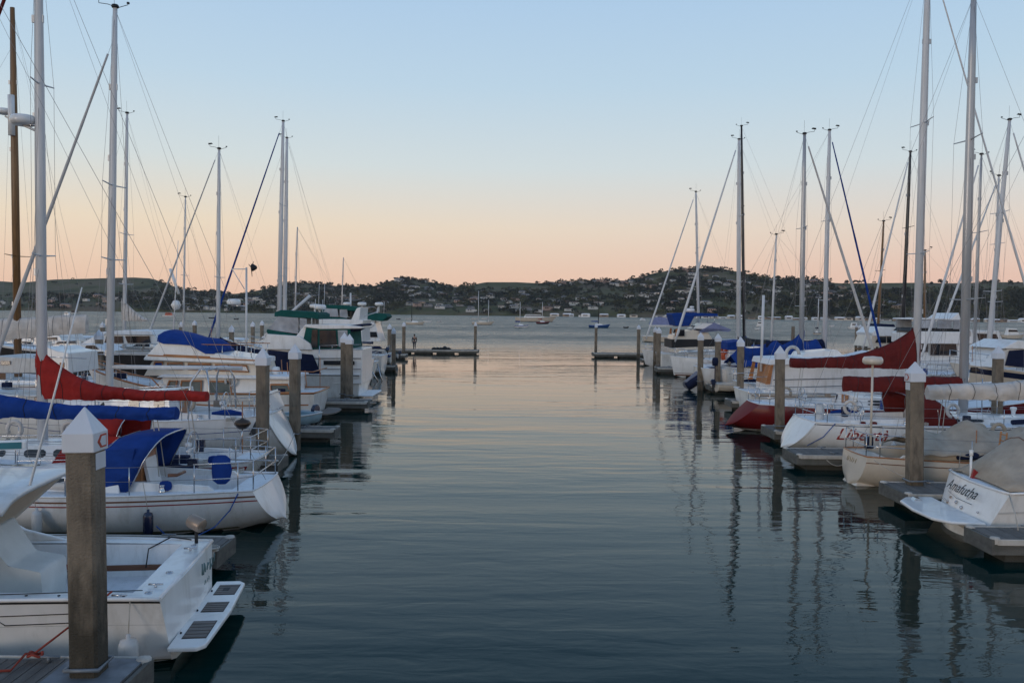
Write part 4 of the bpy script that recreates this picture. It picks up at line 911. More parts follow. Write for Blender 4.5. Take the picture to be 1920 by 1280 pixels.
# --- motor trawler with wood trim
def trawler():
    Yc, Yn = 38.3, 36.6; X0 = X(592, 37.0); r_ = boat('trawler_yacht', 'white motor trawler with varnished trim, teak windows and blue flybridge cover', 'motor yacht', X0, Yc, -1); F = Fr(X0, Yn, -1)
    h = Hull(10.9, 3.5, 1.30, 1.25, 2.25, tw=.88, rake=.25, bowrake=1.1, zk0=-.2, kind='motor'); h.build(r_, white); h.deck(r_, deckw, drop=.1); h.rail(r_, wood, .04); h.ribbon(r_, 'wood_stripe', wood, .50, .56, t0=.02, t1=.7); h.ribbon(r_, 'hull_line', black, .02, .04)
    hw = 1.35
    q = MB(); q.prism(F.poly([(540, 750), (540, 712), (505, 708), (300, 706), (262, 745)]), hw, .12); q.build('saloon', white, r_, bevel=.03)
    q = MB(); q.prism(F.poly([(545, 712), (545, 706), (300, 703), (290, 708)]), hw + .2); q.build('saloon_roof', deckw, r_, bevel=.03)
    for a in (((385, 748), (387, 716), (425, 716), (432, 748)) , ((505, 737), (503, 722), (535, 722), (541, 737)), ((330, 745), (335, 715), (372, 715), (372, 745)), ((300, 745), (312, 715), (326, 715), (322, 745))): sidewin(r_, F.poly(a), lambda z: hw - .12 * max(0, z - 1.6) + .005, pale_glass, wood, .05)
    q = MB(); q.prism(F.poly([(486, 708), (480, 682), (275, 678), (260, 706)]), 1.2, .1); q.build('wheelhouse', cream, r_, bevel=.03)
    for a, m_ in ((((278, 690), (282, 680), (296, 680), (296, 690)), blue), (((305, 692), (306, 682), (334, 682), (334, 693)), pale_glass), (((345, 693), (345, 683), (387, 684), (387, 694)), pale_glass), (((397, 695), (397, 685), (422, 686), (426, 696)), blue), (((428, 697), (426, 686), (455, 687), (460, 698)), white)):
        sidewin(r_, F.poly(a), lambda z: 1.2 - .1 * max(0, z - 2.5) + .012, m_, wood, .045)
    q = MB(); q.prism(F.poly([(262, 672), (290, 642), (360, 648), (392, 662), (480, 674), (480, 684), (262, 676)]), 1.35, .1); q.build('flybridge', white, r_, bevel=.04)
    for a in ([(270, 668), (480, 678)], [(300, 667), (388, 671)]):
        for sg in (-1, 1): q = MB(); (xa, za), (xb, zb) = F(*a[0]), F(*a[1]); y = sg * (1.35 - .02 * 1 + .005); q.add([(xa, y, za), (xb, y, zb), (xb, y, zb + .06), (xa, y, za + .06)], [(0, 1, 2, 3)]); q.build('wood_trim', wood, r_, solid=.02)
    # cloth over the bridge
    top = F.poly([(288, 624), (300, 623), (330, 629), (355, 637), (385, 641), (397, 650), (400, 660)]); bot = F.poly([(288, 640), (300, 645), (330, 646), (352, 648), (365, 656), (380, 664), (396, 664)])
    q = MB(); rows = []
    for (xa, za), (xb, zb) in zip(top, bot):
        rows.append([Vector((xb, -1.36, zb)), Vector((xb * .3 + xa * .7, -1.25, zb * .3 + za * .7)), Vector((xa, -.6, za + .04)), Vector((xa, 0, za + .1)), Vector((xa, .6, za + .04)), Vector((xb * .3 + xa * .7, 1.25, zb * .3 + za * .7)), Vector((xb, 1.36, zb))])
    q.grid(rows); q.add(rows[0], [tuple(range(7))]); q.add(rows[-1], [tuple(range(7))]); q.build('flybridge_cover', blue, r_)
    for sg in (-1, 1):
        q = MB(); x0_, z0_ = F(355, 646); x1_, z1_ = F(470, 648); q.tube([(x0_, sg * 1.25, z0_ - .1), (x0_, sg * 1.25, z0_), (x1_, sg * 1.25, z1_)], .022, 6); q.build('wood_rail', wood, r_)
        for px in (382, 410, 438, 465): a = F(px, 648); q = MB(); q.tube([(a[0], sg * 1.25, a[1]), (a[0], sg * 1.25, a[1] - .65)], .015, 5); q.build('stanchion', steel, r_)
    q = MB()
    for sg in (-1, 1): q.tube([h.pt(.62 + .38 * k / 8, 1, sg) * 1 + Vector((0, 0, .42 if k else .0)) for k in range(9)], .03, 6)
    q.build('bow_rail', wood, r_)
    for k in range(7):
        for sg in (-1, 1): p = h.pt(.62 + .38 * k / 7, 1, sg); q = MB(); q.tube([p, p + Vector((0, 0, .42))], .016, 5); q.build('stanchion', steel, r_)
    q = MB(); q.tube([(11.0, 0, 2.5), (11.3, 0, 2.4), (10.6, 0, 2.4)], .05, 6); q.build('anchor', galv, r_)
    q = MB(); pl = [(0, -1.3), (-.5, -1.2), (-.75, -.7), (-.8, 0), (-.75, .7), (-.5, 1.2), (0, 1.3)]; n = 7; q.add([(x, y, .3) for x, y in pl] + [(x, y, .36) for x, y in pl], [tuple(range(n)), tuple(range(n, 2 * n))] + [(i, (i + 1) % n, (i + 1) % n + n, i + n) for i in range(n)]); q.build('swim_platform', teak, r_)
    q = MB(); c = F(508, 700); q.lathe([(0, 0), (.2, 0), (.22, .08), (.22, .22), (.2, .3), (0, .3)], (0, 0, 0), 14, Matrix.Translation((c[0], .4, c[1])) @ Matrix.Rotation(R(90), 4, 'Y')); q.build('liferaft_canister', white, r_)
    for k in range(5):
        q = MB(); x_ = .4 + k * .35; q.tube([(x_, 1.3 - k * .3, 1.6), (x_ + .1, 1.2 - k * .3, 2.3 + .1 * k)], .02, 5); q.build('rail_post', wood, r_)
    q = MB(); q.tube([(.1, -1.4, 2.25), (.1, 1.4, 2.25), (2.2, 1.5, 2.3)], .028, 6); q.build('stern_rail', wood, r_)
    gear(r_, h, 10, 5, .03, .95)
    m_ = F(293, 640); q = MB(); q.tube([(m_[0], 0, m_[1] - .8), (m_[0] - .3, 0, m_[1] + 4.6)], [.03, .012], 6); q.build('whip_antenna', white, r_)
    return r_
trawler()
def Y_ok(y): return y < 70
def yacht(label, X0, Yc, Yn, d, L, B, fb, layers, wins=(), name='motor_yacht', hm=None, stripe=(), group=None, tubes=(), domes=(), rails=True, tw=.9, platform=False, bowrake=1.4, yaw=0., boot=()):
    """layers: (part, material, photo outline, half width, lean-in); wins: (material, outline, half width)"""
    r_ = boat(name, label, 'motor yacht', X0, Yc, d, yaw, group); F = Fr(X0, Yn, d)
    h = Hull(L, B, *fb, tw=tw, rake=.15, bowrake=bowrake, zk0=-.2, kind='motor'); h.build(r_, hm or white); h.deck(r_, deckw, drop=.05); h.rail(r_, deckw, .03)
    for a, b, m in stripe: h.ribbon(r_, 'stripe', m, a, b)
    for a, b, m in boot: h.ribbon(r_, 'waterline_stripe', m, a, b, rel=False, off=.01)
    for nm, m, pl, hw, tum in layers:
        q = MB(); q.prism(F.poly(pl), hw, tum); q.build(nm, m, r_, bevel=.035)
    for m, pl, hw in wins: sidewin(r_, F.poly(pl), lambda z: hw, m, None, th=.02)
    for nm, m, pts, y, rr in tubes:
        for sg in ((-1, 1) if y else (0,)): q = MB(); q.tube([(F(*p)[0], sg * y, F(*p)[1]) for p in pts], rr, 6); q.build(nm, m, r_)
    for px, py, y, rr in domes: a = F(px, py); radome(r_, (a[0], y, a[1]), rr, post=(a[0], y, a[1] - .5))
    if rails:
        for sg in (-1, 1):
            q = MB(); q.tube([h.pt(.45 + .55 * k / 10, 1, sg) + Vector((0, 0, .65)) for k in range(11)], .015, 5)
            q.tube([h.pt(.45 + .55 * k / 10, 1, sg) + Vector((0, 0, .33)) for k in range(11)], .01, 5)
            for k in range(0, 11, 2): p = h.pt(.45 + .55 * k / 10, 1, sg); q.tube([p, p + Vector((0, 0, .65))], .012, 5)
            q.build('bow_rail', steel, r_)
    if Y_ok(Yc): gear(r_, h, 7, int(Yc * 3), .05, .9)
    if platform: q = MB(); q.box(-.7, .1, -B * .42, B * .42, .3, .38); q.build('swim_platform', deckw, r_, bevel=.04)
    return r_, h, F
# aft cabin yacht with green topped flybridge
yacht('tall white aft cabin yacht with navy side canvas and a green flybridge top', X(680, 46), 46.8, 45, -1, 12.2, 3.9, (1.5, 1.5, 2.4),
    [('aft_cabin', white, [(677, 720), (678, 655), (640, 652), (560, 656), (555, 720)], 1.7, .06), ('aft_deck_top', white, [(678, 616), (678, 612), (640, 609), (572, 608), (566, 613), (600, 617)], 1.65, 0),
     ('aft_deck_side', white, [(580, 655), (576, 628), (575, 613), (566, 613), (550, 634), (555, 656)], 1.6, .05), ('deckhouse', white, [(582, 690), (582, 652), (498, 652), (480, 690)], 1.6, .1),
     ('deckhouse_roof', white, [(585, 656), (582, 645), (560, 630), (500, 626), (490, 648), (492, 655)], 1.75, .05), ('side_canvas', navy, [(602, 703), (585, 665), (500, 656), (500, 703)], 1.75, 0),
     ('flybridge_apron', green, [(556, 633), (557, 629), (498, 617), (496, 622), (500, 628)], 1.5, 0), ('bimini_top', green, [(510, 593), (511, 585), (522, 581), (588, 585), (595, 589), (593, 599), (586, 597), (520, 594)], 1.42, .1), ('window_surround', green, [(566, 640), (572, 613), (655, 611), (658, 656), (575, 656)], 1.605, 0), ('awning', navy, [(640, 616), (640, 612), (676, 607), (680, 610), (660, 620), (652, 625)], 1.5, 0)],
    [(vinyl, [(499, 618), (518, 593), (556, 596), (556, 626)], 1.42), (vinyl, [(559, 626), (559, 596), (572, 598), (572, 612)], 1.42), (glass, [(606, 684), (606, 676), (640, 676), (640, 684)], 1.7), (glass, [(650, 684), (650, 677), (664, 677), (664, 684)], 1.7), (glass, [(581, 652), (584, 618), (594, 618), (594, 652)], 1.62), (glass, [(598, 652), (598, 619), (628, 619), (631, 652)], 1.62), (vinyl, [(634, 650), (632, 619), (650, 619), (652, 650)], 1.62)],
    stripe=[(.02, .06, black)], boot=[(.05, .16, navyp)], platform=True, tubes=[('cabin_line', black, [(562, 672), (676, 672)], 1.68, .022), ('cabin_line', black, [(606, 692), (676, 692)], 1.72, .016), ('hand_rail', steel, [(600, 648), (676, 646)], 1.7, .018), ('rail_post', steel, [(622, 656), (622, 647)], 1.7, .015), ('rail_post', steel, [(650, 656), (650, 646)], 1.7, .015), ('ladder_pole', steel, [(600, 648), (598, 690)], 1.9, .03), ('crane_boom', wmast, [(478, 632), (566, 553)], 0, .09), ('canopy_pole', steel, [(518, 592), (517, 620)], 1.3, .02), ('canopy_pole', steel, [(556, 594), (558, 632)], 1.3, .02), ('antenna', wmast, [(583, 640), (584, 560)], .9, .015), ('rail', steel, [(590, 655), (680, 655)], 1.72, .018)],
    domes=[(587, 580, .2, .34), (570, 577, -.6, .28)])
q = None
yacht('white flybridge yacht with green canopy and radar arch behind the aft cabin yacht', X(694, 56), 56, 54.5, -1, 12, 3.8, (1.7, 1.7, 2.5),
    [('deckhouse', white, [(680, 640), (678, 612), (600, 604), (590, 640)], 1.6, .1), ('flybridge', white, [(678, 612), (682, 600), (640, 598), (598, 598), (596, 608)], 1.55, .1), ('bimini_top', green, [(600, 590), (603, 576), (608, 571), (640, 572), (670, 576), (672, 584), (652, 582), (612, 578)], 1.4, .1), ('canopy_apron', green, [(598, 598), (602, 593), (648, 596), (650, 600)], 1.4, 0), ('radar_arch', white, [(658, 600), (668, 578), (676, 575), (674, 600)], 1.5, .1)],
    [(vinyl, [(600, 593), (610, 578), (632, 579), (634, 594)], 1.35), (vinyl, [(636, 594), (636, 580), (650, 580), (650, 596)], 1.35), (glass, [(600, 632), (606, 614), (660, 618), (668, 632)], 1.55)],
    tubes=[('mast', wmast, [(649, 602), (649, 548)], 0, .06), ('antenna', wmast, [(592, 600), (594, 530)], .8, .015), ('boom', wmast, [(660, 598), (700, 585)], 0, .04)], domes=[(642, 572, 0, .26), (671, 573, 0, .3)])
yacht('far white yacht with drooping green canvas at the end of the left row', X(722, 66), 66, 64.5, -1, 11, 3.6, (1.5, 1.5, 2.3),
    [('deckhouse', white, [(712, 640), (702, 604), (650, 604), (640, 640)], 1.5, .1), ('canopy', green, [(680, 590), (684, 586), (722, 588), (726, 594), (716, 602), (690, 600)], 1.3, .1), ('side_wing', white, [(672, 632), (702, 608), (702, 604), (690, 606), (676, 620)], 1.52, 0)],
    [(bluep, [(676, 618), (680, 614), (694, 613), (680, 620)], 1.55), (glass, [(690, 632), (694, 622), (706, 622), (708, 632)], 1.5)], tubes=[('mast', wmast, [(697, 606), (704, 575)], 0, .08), ('antenna', wmast, [(714, 590), (715, 565)], 0, .02)], domes=[(705, 573, 0, .34), (711, 598, .4, .26)])
def dinghy(label, X0, Y, d, L=3.2, B=1.4, m=None, z=0., yaw=0., tilt=0., cov=None, motor=True, group=None):
    r_ = boat('dinghy', label, 'dinghy', X0, Y, d, yaw, group); r_.location.z = z; r_.rotation_euler.x = R(tilt)
    h = Hull(L, B, .42, .4, .6, tw=.85, rake=.0, bowrake=.5, zk0=-.1, draft=.15); h.build(r_, m or dull, name='hull'); h.deck(r_, m or dull, (.15, L * .8, B * .36, .08), drop=.0, camber=0); h.rail(r_, black if m is None else dull, .035, 'rub_rail')
    for f in (.3, .6): q = MB(); q.box(L * f, L * f + .25, -B * .42, B * .42, .28, .31); q.build('thwart', teak, r_)
    if motor: outboard(r_, 0, .35, s_=.7)
    if cov: q = MB(); q.prism([(.1, .42), (L * .9, .55), (L * .7, .75), (.4, .7)], B * .42, .5); q.build('cover', cov, r_, bevel=.05)
    return r_
root, h, P = sailboat('white sailboat with a broad navy stripe, stern showing by the left pile cluster', X(706, 60), 60, -1, L=9, B=2.9, fb=(1.35, 1.2, 1.4), stripe=[(.28, .5, navyp)], mz=11, mr=.06, cabin=(.4, .7, .4), wheel_=False, boom=2.2, seed=9, mx=6.0, hd=False, fore=False)
q = MB(); q.tube([(-.1, .3, 1.2), (-.6, .9, -.1)], .05, 6); q.tube([(.5, .9, 1.2), (-.4, 1.3, -.1)], .05, 6); q.build('boarding_ladder', steel, root)
dinghy('dark dinghy with a blue cover hung beside the left row', X(722, 74), 74, -1, z=1.1, cov=navy, tilt=12); dinghy('grey dinghy under green canvas by the landward pile of the left end dock', X(746, 80), 80, -1, L=4, z=.5, cov=green)
dinghy('small white dinghy moored beside the far left piles', X(712, 70), 71, -1, L=3.5, motor=True)
sailboat('blue and white sloop partly hidden by dinghies at the far left row', X(738, 78), 78, -1, L=8.5, B=2.8, fb=(1.1, 1, 1.3), stripe=[(.2, .4, bluep)], mz=10, mr=.06, cabin=(.4, .72, .4), boom=2, cov=navy, covh=(.6, .25), boomz=2, seed=12, mx=5, hd=False, fore=False, wheel_=False)
# --- second rank on the left
def slx(px, Y, X0, d): return (X(px, Y) - X0) * d
X0 = X(520, 47); root, h, P = sailboat('sailboat with a black cover at the mast foot and wind generator pole at its stern', X0, 50, -1, L=9.4, B=3.3, fb=(1.2, 1.1, 1.5), mx=slx(427, 50, X0, -1) + .6, mz=14.6, mm=wmast, mr=.12, mrake=.1, spr=(.42,), boom=-.6, cov=navy, covh=(1.3, .3), boomz=2.3, jib=mat('pale_furled_sail', (.52, .50, .48), .8), seed=13, detail=0, kcov=3, backx=-.2)
q = MB(); g = slx(470, 50, X0, -1); q.tube([(g, .8, 1.2), (g, .8, 7.5)], .06, 8); q.tube([(g, .8, 7.4), (g + .9, .8, 7.4)], .03, 6); q.tube([(g + .1, .8, 6.2), (g + .85, .8, 7.4)], .025, 6); q.build('pole', wmast, root)
q = MB(); q.lathe([(0, -.25), (.1, -.2), (.22, 0), (.22, .08), (0, .1)], (0, 0, 0), 16, Matrix.Translation((g - .4, .8, 7.5)) @ Matrix.Rotation(R(90), 4, 'Y')); wg = q.build('wind_generator', black, root)
for k in range(3):
    a = k * 2.094 + .3; q = MB(); q.tube([(g - .3, .8, 7.5), (g - .3, .8 + math.cos(a) * .55, 7.5 + math.sin(a) * .55)], [.04, .015], 5); q.build('blade', black, wg)
q = MB(); q.lathe([(0, 0), (.36, 0), (.4, .08), (.4, .2), (.3, .32), (0, .34)], (g + .75, .8, 5.3), 18); q.build('radar_dome', white, root); q = MB(); q.tube([(g, .8, 5.2), (g + .9, .8, 5.25)], .04, 6); q.build('radar_bracket', steel, root)
X0 = X(640, 58); sailboat('tall sloop with blue furled jib, its mast left of the close pair', X0, 62, -1, L=11.2, B=3.6, fb=(1.2, 1.1, 1.6), mx=slx(522, 62, X0, -1), mz=19.0, mm=wmast, mr=.16, mrake=.35, spr=(.35, .65), jib=blue, jr=.08, boom=2.6, boomz=2.4, seed=14, detail=0, cov=creamc, covh=(1, .3), lines=False)
X0 = X(655, 66); sailboat('sloop with the right hand mast of the close pair above the green canopies', X0, 68, -1, L=11.5, B=3.6, fb=(1.2, 1.1, 1.6), mx=slx(533, 68, X0, -1), mz=19.0, mm=wmast, mr=.17, mrake=.2, spr=(.4,), boom=2.6, boomz=2.4, seed=15, detail=0, lines=False)
X0 = X(330, 50); root, h, P = sailboat('sloop with pale triangular sail left half up on its boom behind the left masts', X0, 54, -1, L=9, B=3.2, fb=(1.2, 1.1, 1.5), mx=slx(232, 54, X0, -1), mz=17.6, mm=wmast, mr=.12, mrake=.3, spr=(.32, .52), sw=1.0, boom=slx(275, 54, X0, -1), boomz=4.3, seed=16, detail=1, cov=creamc, covh=(1.5, .15), kcov=1.4)
X0 = X(385, 66); root, h, P = sailboat('small sloop with a white radar reflector ball low on its rigging', X0, 70, -1, L=7.5, B=2.7, fb=(1.1, 1, 1.3), mx=slx(343, 70, X0, -1), mz=14.4, mm=wmast, mr=.08, spr=(.5,), boom=1.5, boomz=2.4, seed=17, detail=0, lines=False)
c = atY(334, 571, 69.7); q = MB(); q.lathe([(0, -.42), (.22, -.36), (.42, 0), (.22, .36), (0, .42)], (slx(333, 70, X0, -1), .3, c.z - .05), 16); q.build('radar_reflector', white, root); q = MB(); q.tube([(slx(322, 70, X0, -1), .3, c.z + 3), (slx(338, 70, X0, -1), .3, c.z + .9)], .12, 6); q.build('furled_staysail', white, root)
X0 = X(150, 40); root, h, P = sailboat('big cruiser with brown wooden mast and thick cream boom cover at the left edge', X0, 42, -1, L=14, B=3.9, fb=(1.3, 1.2, 1.7), mx=slx(33, 42, X0, -1), mz=20.0, mm=wmw, mr=.19, mrake=-.1, spr=(.33,), sw=1.1, boom=slx(160, 42, X0, -1), boomz=3.7, raked_boom=.45, seed=18, detail=0, boomm=wmw, frac=.9, hd=False, stripe=[(.1, .15, brownp)])
cover(root, slx(-90, 42, X0, -1), slx(163, 42, X0, -1), 3.05, 1.2, .95, creamc, w=.42, k=1.2, z1=3.75, seed=18, lump=.06)
q = MB(); q.tube([(P(14).x + .45, 0, 14.6), (P(14).x + .1, 0, 14.4)], .05, 6); mo = q.build('radar_bracket', white, root); radome(root, (P(14).x + .5, 0, 14.7), .34)
q = MB(); q.tube([P(13.6) + Vector((0, .22, 0)), P(15.6) + Vector((0, .22, 0))], .16, 8); q.build('mast_sleeve', white, root)
# motor craft and hulls low behind the red cover
yacht('black hulled cruiser with white cabin and black window band behind the left masts', X(315, 48), 50, 48.5, -1, 12, 3.8, (2.35, 2.4, 2.9), [('cabin', white, [(300, 645), (285, 622), (240, 620), (180, 628), (150, 645)], 1.5, .1), ('roof', deckw, [(290, 628), (284, 620), (232, 619), (190, 622), (190, 627)], 1.6, 0)], [(glass, [(240, 643), (235, 630), (280, 630), (283, 643)], 1.52), (glass, [(196, 643), (200, 630), (230, 630), (232, 643)], 1.52)], hm=black, stripe=[(.02, .1, white)])
yacht('white workboat hull with pale pilothouse behind the red boom cover', X(165, 33), 34, 32.6, -1, 9.5, 3.0, (1.5, 1.5, 2.0), [('pilothouse', white, [(124, 700), (122, 662), (100, 658), (80, 650), (62, 700)], 1.2, .05), ('low_cabin', dull, [(62, 700), (60, 672), (-20, 668), (-40, 700)], 1.2, .05)], [(wood, [(107, 689), (107, 680), (115, 680), (115, 689)], 1.2), (glass, [(-4, 684), (-4, 677), (14, 677), (14, 684)], 1.2)], tubes=[('rail', steel, [(60, 668), (160, 672)], 1.3, .02)])
yacht('white motor yacht hull lettered across the stern at the left edge', X(135, 58), 59, 57.5, -1, 13, 4, (2.0, 2.0, 2.8), [('cabin', white, [(118, 640), (112, 628), (60, 630), (20, 640)], 1.6, .1)], [(glass, [(60, 638), (62, 633), (108, 632), (110, 638)], 1.62), (navyp, [(104, 646), (104, 644), (118, 644), (118, 646)], 1.98)])
yacht('low white speedboat with black waterline between the far left piles', X(205, 44), 44.5, 43, -1, 9, 3, (1.2, 1.2, 1.7), [('foredeck', deckw, [(190, 660), (170, 646), (140, 646), (110, 660)], 1.1, .2)], [(glass, [(150, 655), (155, 648), (170, 648), (178, 655)], 1.1)], boot=[(.1, .5, black)])
dinghy('light blue inflatable dinghy leaning on the dock near the third left pile', X(577, 32.5), 33.2, -1, L=2.6, B=1.3, m=mat('pale_blue_hypalon', (.25, .36, .42), .5), z=.5, yaw=60, motor=True)
# person and bundle on the end dock
def person():
    p = atZ(795, 648, .5); r_ = empty('person', (p.x, 98.0, .5), R(95), 'person in dark jacket and trousers walking on the left end dock', 'person')
    def skin(name, V, E, m, lv=2):
        me = bpy.data.meshes.new(name); me.from_pydata([v[:3] for v in V], E, []); me.materials.append(m); o = bpy.data.objects.new(name, me); scene.collection.objects.link(o); o.parent = r_ if name == 'body' else body
        me.skin_vertices or None
        s_ = o.modifiers.new('skin', 'SKIN'); s_.use_smooth_shade = True
        for i, v in enumerate(V):
            w = me.skin_vertices[0].data[i]; w.radius = (v[3], v[4] if len(v) > 4 else v[3]); w.use_root = (i == 0)
        o.modifiers.new('sub', 'SUBSURF').levels = 1; o.modifiers['sub'].render_levels = lv; return o
    V = [(0, 0, .93, .13, .1), (0, 0, 1.15, .125, .09), (0, .0, 1.38, .17, .1), (0, 0, 1.5, .06), (.01, 0, 1.58, .075, .07), (.015, 0, 1.68, .09, .08), (0, 0, 1.76, .06),
         (0, .2, 1.40, .055), (-.1, .26, 1.14, .042), (.04, .27, .92, .034), (.08, .27, .84, .03), (0, -.2, 1.40, .055), (.08, -.26, 1.14, .042), (.22, -.25, .96, .034), (.27, -.25, .90, .03),
         (.02, .1, .86, .09), (.16, .1, .48, .06), (.2, .1, .1, .042), (.3, .1, .04, .035), (-.02, -.1, .86, .09), (-.1, -.1, .47, .06), (-.34, -.1, .14, .042), (-.26, -.1, .05, .035)]
    E = [(0, 1), (1, 2), (2, 3), (3, 4), (4, 5), (5, 6), (2, 7), (7, 8), (8, 9), (9, 10), (2, 11), (11, 12), (12, 13), (13, 14), (0, 15), (15, 16), (16, 17), (17, 18), (0, 19), (19, 20), (20, 21), (21, 22)]
    for s0, b0 in ((.27, 10), (-.25, 14)):
        bx, by, bz = V[b0][:3]
        for k in range(5):
            V.append((bx + (.02 if k else .045), by + (-.03 + .02 * k), bz - (.05 if k == 0 else .085 + .01 * (k % 3)), .009)); E.append((b0, len(V) - 1))
    body = skin('body', V, E, mat('skin', (.35, .2, .14), .6))
    grow = lambda idx, d: [tuple(V[i][:3]) + tuple(r + d for r in V[i][3:]) for i in idx]
    jk = [0, 1, 2, 7, 8, 9, 11, 12, 13]; skin('jacket', grow(jk, .022), [(0, 1), (1, 2), (2, 3), (3, 4), (4, 5), (2, 6), (6, 7), (7, 8)], mat('dark_jacket', (.02, .025, .035), .8))
    tr = [0, 15, 16, 17, 19, 20, 21]; skin('trousers', grow(tr, .018), [(0, 1), (1, 2), (2, 3), (0, 4), (4, 5), (5, 6)], mat('dark_trousers', (.035, .04, .055), .85))
    q = MB(); q.lathe([(.098, -.06), (.105, .0), (.098, .06), (.06, .1), (0, .12)], (-.012, 0, 1.70), 12); q.build('hair', mat('dark_hair', (.02, .015, .012), .7), body)
    for x, y in ((.27, .1), (-.25, -.1)): q = MB(); q.prism([(x - .12, .01), (x + .12, .01), (x + .12, .06), (x, .1), (x - .11, .1)], .045, 0, y); q.build('shoe', black, body, bevel=.01)
person()
p = atZ(838, 650, .5); q = MB()
for k in range(5): q.lathe([(0, 0), (.28, .02), (.34, .14), (.2, .34), (0, .4)], (p.x - .9 + k * .42, 98.3 + .1 * (k % 2), .5), 10, Matrix.Diagonal((1, .8, .7 + .35 * (k == 3), 1)))
tag(q.build('tarpaulin_bundle', black), 'dark bundled tarpaulin lying on the left end dock near the person', 'bundle')

# low craft filling the slips behind the left masts
for i, (px, Y, L, top, lb) in enumerate(((120, 78, 10, 628, 'white cabin cruiser with dark side windows in the far slips at left edge'), (262, 84, 9, 634, 'low white cruiser in the far slips behind the white mast pair'), (420, 86, 10, 632, 'small white cruiser in the far slips left of the wind generator pole'), (505, 80, 9, 628, 'white cruiser bow just left of the green flybridge top'), (30, 66, 11, 632, 'white cruiser in the far slips below the brown mast'))):
    k = 1550 / Y; w = L * k
    yb = 577 + px * .0105 + 3.9 * k
    yacht(lb, X(px + w * .3, Y), Y + 1.6, Y, -1, L, 3.2, (1.1, 1.1, 1.7), [('cabin', white, [(px + w * .15, yb), (px + w * .12, top + 6), (px - w * .05, top + 4), (px - w * .3, yb)], 1.3, .12), ('cabin_roof', deckw, [(px + w * .17, top + 6), (px + w * .15, top + 3), (px - w * .08, top + 2), (px - w * .1, top + 6)], 1.35, 0)], [(glass, [(px + w * .1, top + 16), (px + w * .09, top + 9), (px - w * .02, top + 8), (px - w * .1, top + 16)], 1.34)], stripe=[(.15, .22, [bluep, navyp, redp, brownp, bluep][i])])
line('pale line from the oval sterned sailboat to its finger dock', (X(560, 28) , 27.5, .9), atZ(520, 872, .55), .1)
for px, py, lb in ((395, 1032, 'coil of rope on the dock between the near motorboat and blue hooded sailboat'), (500, 868, 'coil of rope on the dock by the second left pile'), (700, 757, 'coil of rope on the dock beyond the trawler stern')):
    c = atZ(px, py, .52); q = MB(); q.tube([c + Vector((math.cos(t_) * (.08 + .002 * k_), math.sin(t_) * (.08 + .002 * k_), .0015 * k_)) for k_, t_ in enumerate([j * .5 for j in range(50)])], .012, 5); tag(q.build('rope_coil', rope), lb, 'rope')
# ================================================================ RIGHT ROW
dock('finger dock corner at the right edge under the white cruiser', atZ(1842, 1000, .5).x, 22, 16.7, 17.6, group=G_F)
dock('finger dock end carrying the tallest right pile', atZ(1672, 912, .5).x, 24, 20.9, 22.3, group=G_F)
dock('wide finger dock below the white sloop with red script', atZ(1488, 848, .5).x, 24, 26.6, 27.9, group=G_F)
dock('finger dock under the pile by the red hulled sloop', atZ(1436, 800, .5).x, 26, 32.0, 33.6, group=G_F)
dock('finger dock behind the red hulled sloop', atZ(1368, 750, .5).x, 28, 43.0, 44.2, group=G_F)
dock('finger dock beside the small beige skiff', atZ(1332, 722, .5).x, 28, 52.5, 53.6, group=G_F)
dock('finger dock beside the white bow with thin waterline stripes', atZ(1224, 686, .5).x, 30, 69, 70.4, group=G_F)
dock('finger dock at the landward side of the right end dock', atZ(1190, 668, .5).x, 30, 82, 83.2, group=G_F)
dock('short floating end dock at the right of the harbour mouth', atZ(1107, 659, .5).x, atZ(1107, 659, .5).x + 12, 93, 95, name='end_dock')
pile(1715, 908, 'tallest right pile with red markings, beside the white cruiser', lean=-1.2, sign=-1, w=.36)
pile(1462, 803, 'pile in front of the red hulled sloop', lean=-1)
pile(1388, 748, 'pile left of the white trawler cabin with the ladder', lean=-.6)
pile(1345, 720, 'slim pile behind the beige skiff', lean=-.4)
pile(1313, 718, 'pile at the right end of the striped white bow', lean=-.5)
pile(1234, 687, 'front pile of the pair left of the striped white bow')
pile(1228, 678, 'rear pile of the pair left of the striped white bow')
pile(1197, 664, 'pile at the landward end of the right end dock')
pile(1117, 658, 'lone pile at the outer end of the right end dock')
pile(1869, 800, 'pile in front of the cream yacht bow at the right edge', Y=None, lean=-.4)
pile(1620, 700, 'pile behind the dark red boom cover, next to the round radar')
pile(1486, 664, 'weathered pile in open water behind the blue covers', cap=False, top=4.2)
for px_, b_, n_ in ((1605, 650, 'left'), (1612, 652, 'right')): pile(px_, b_, f'{n_} pile of the small far pair beyond the navy cover')
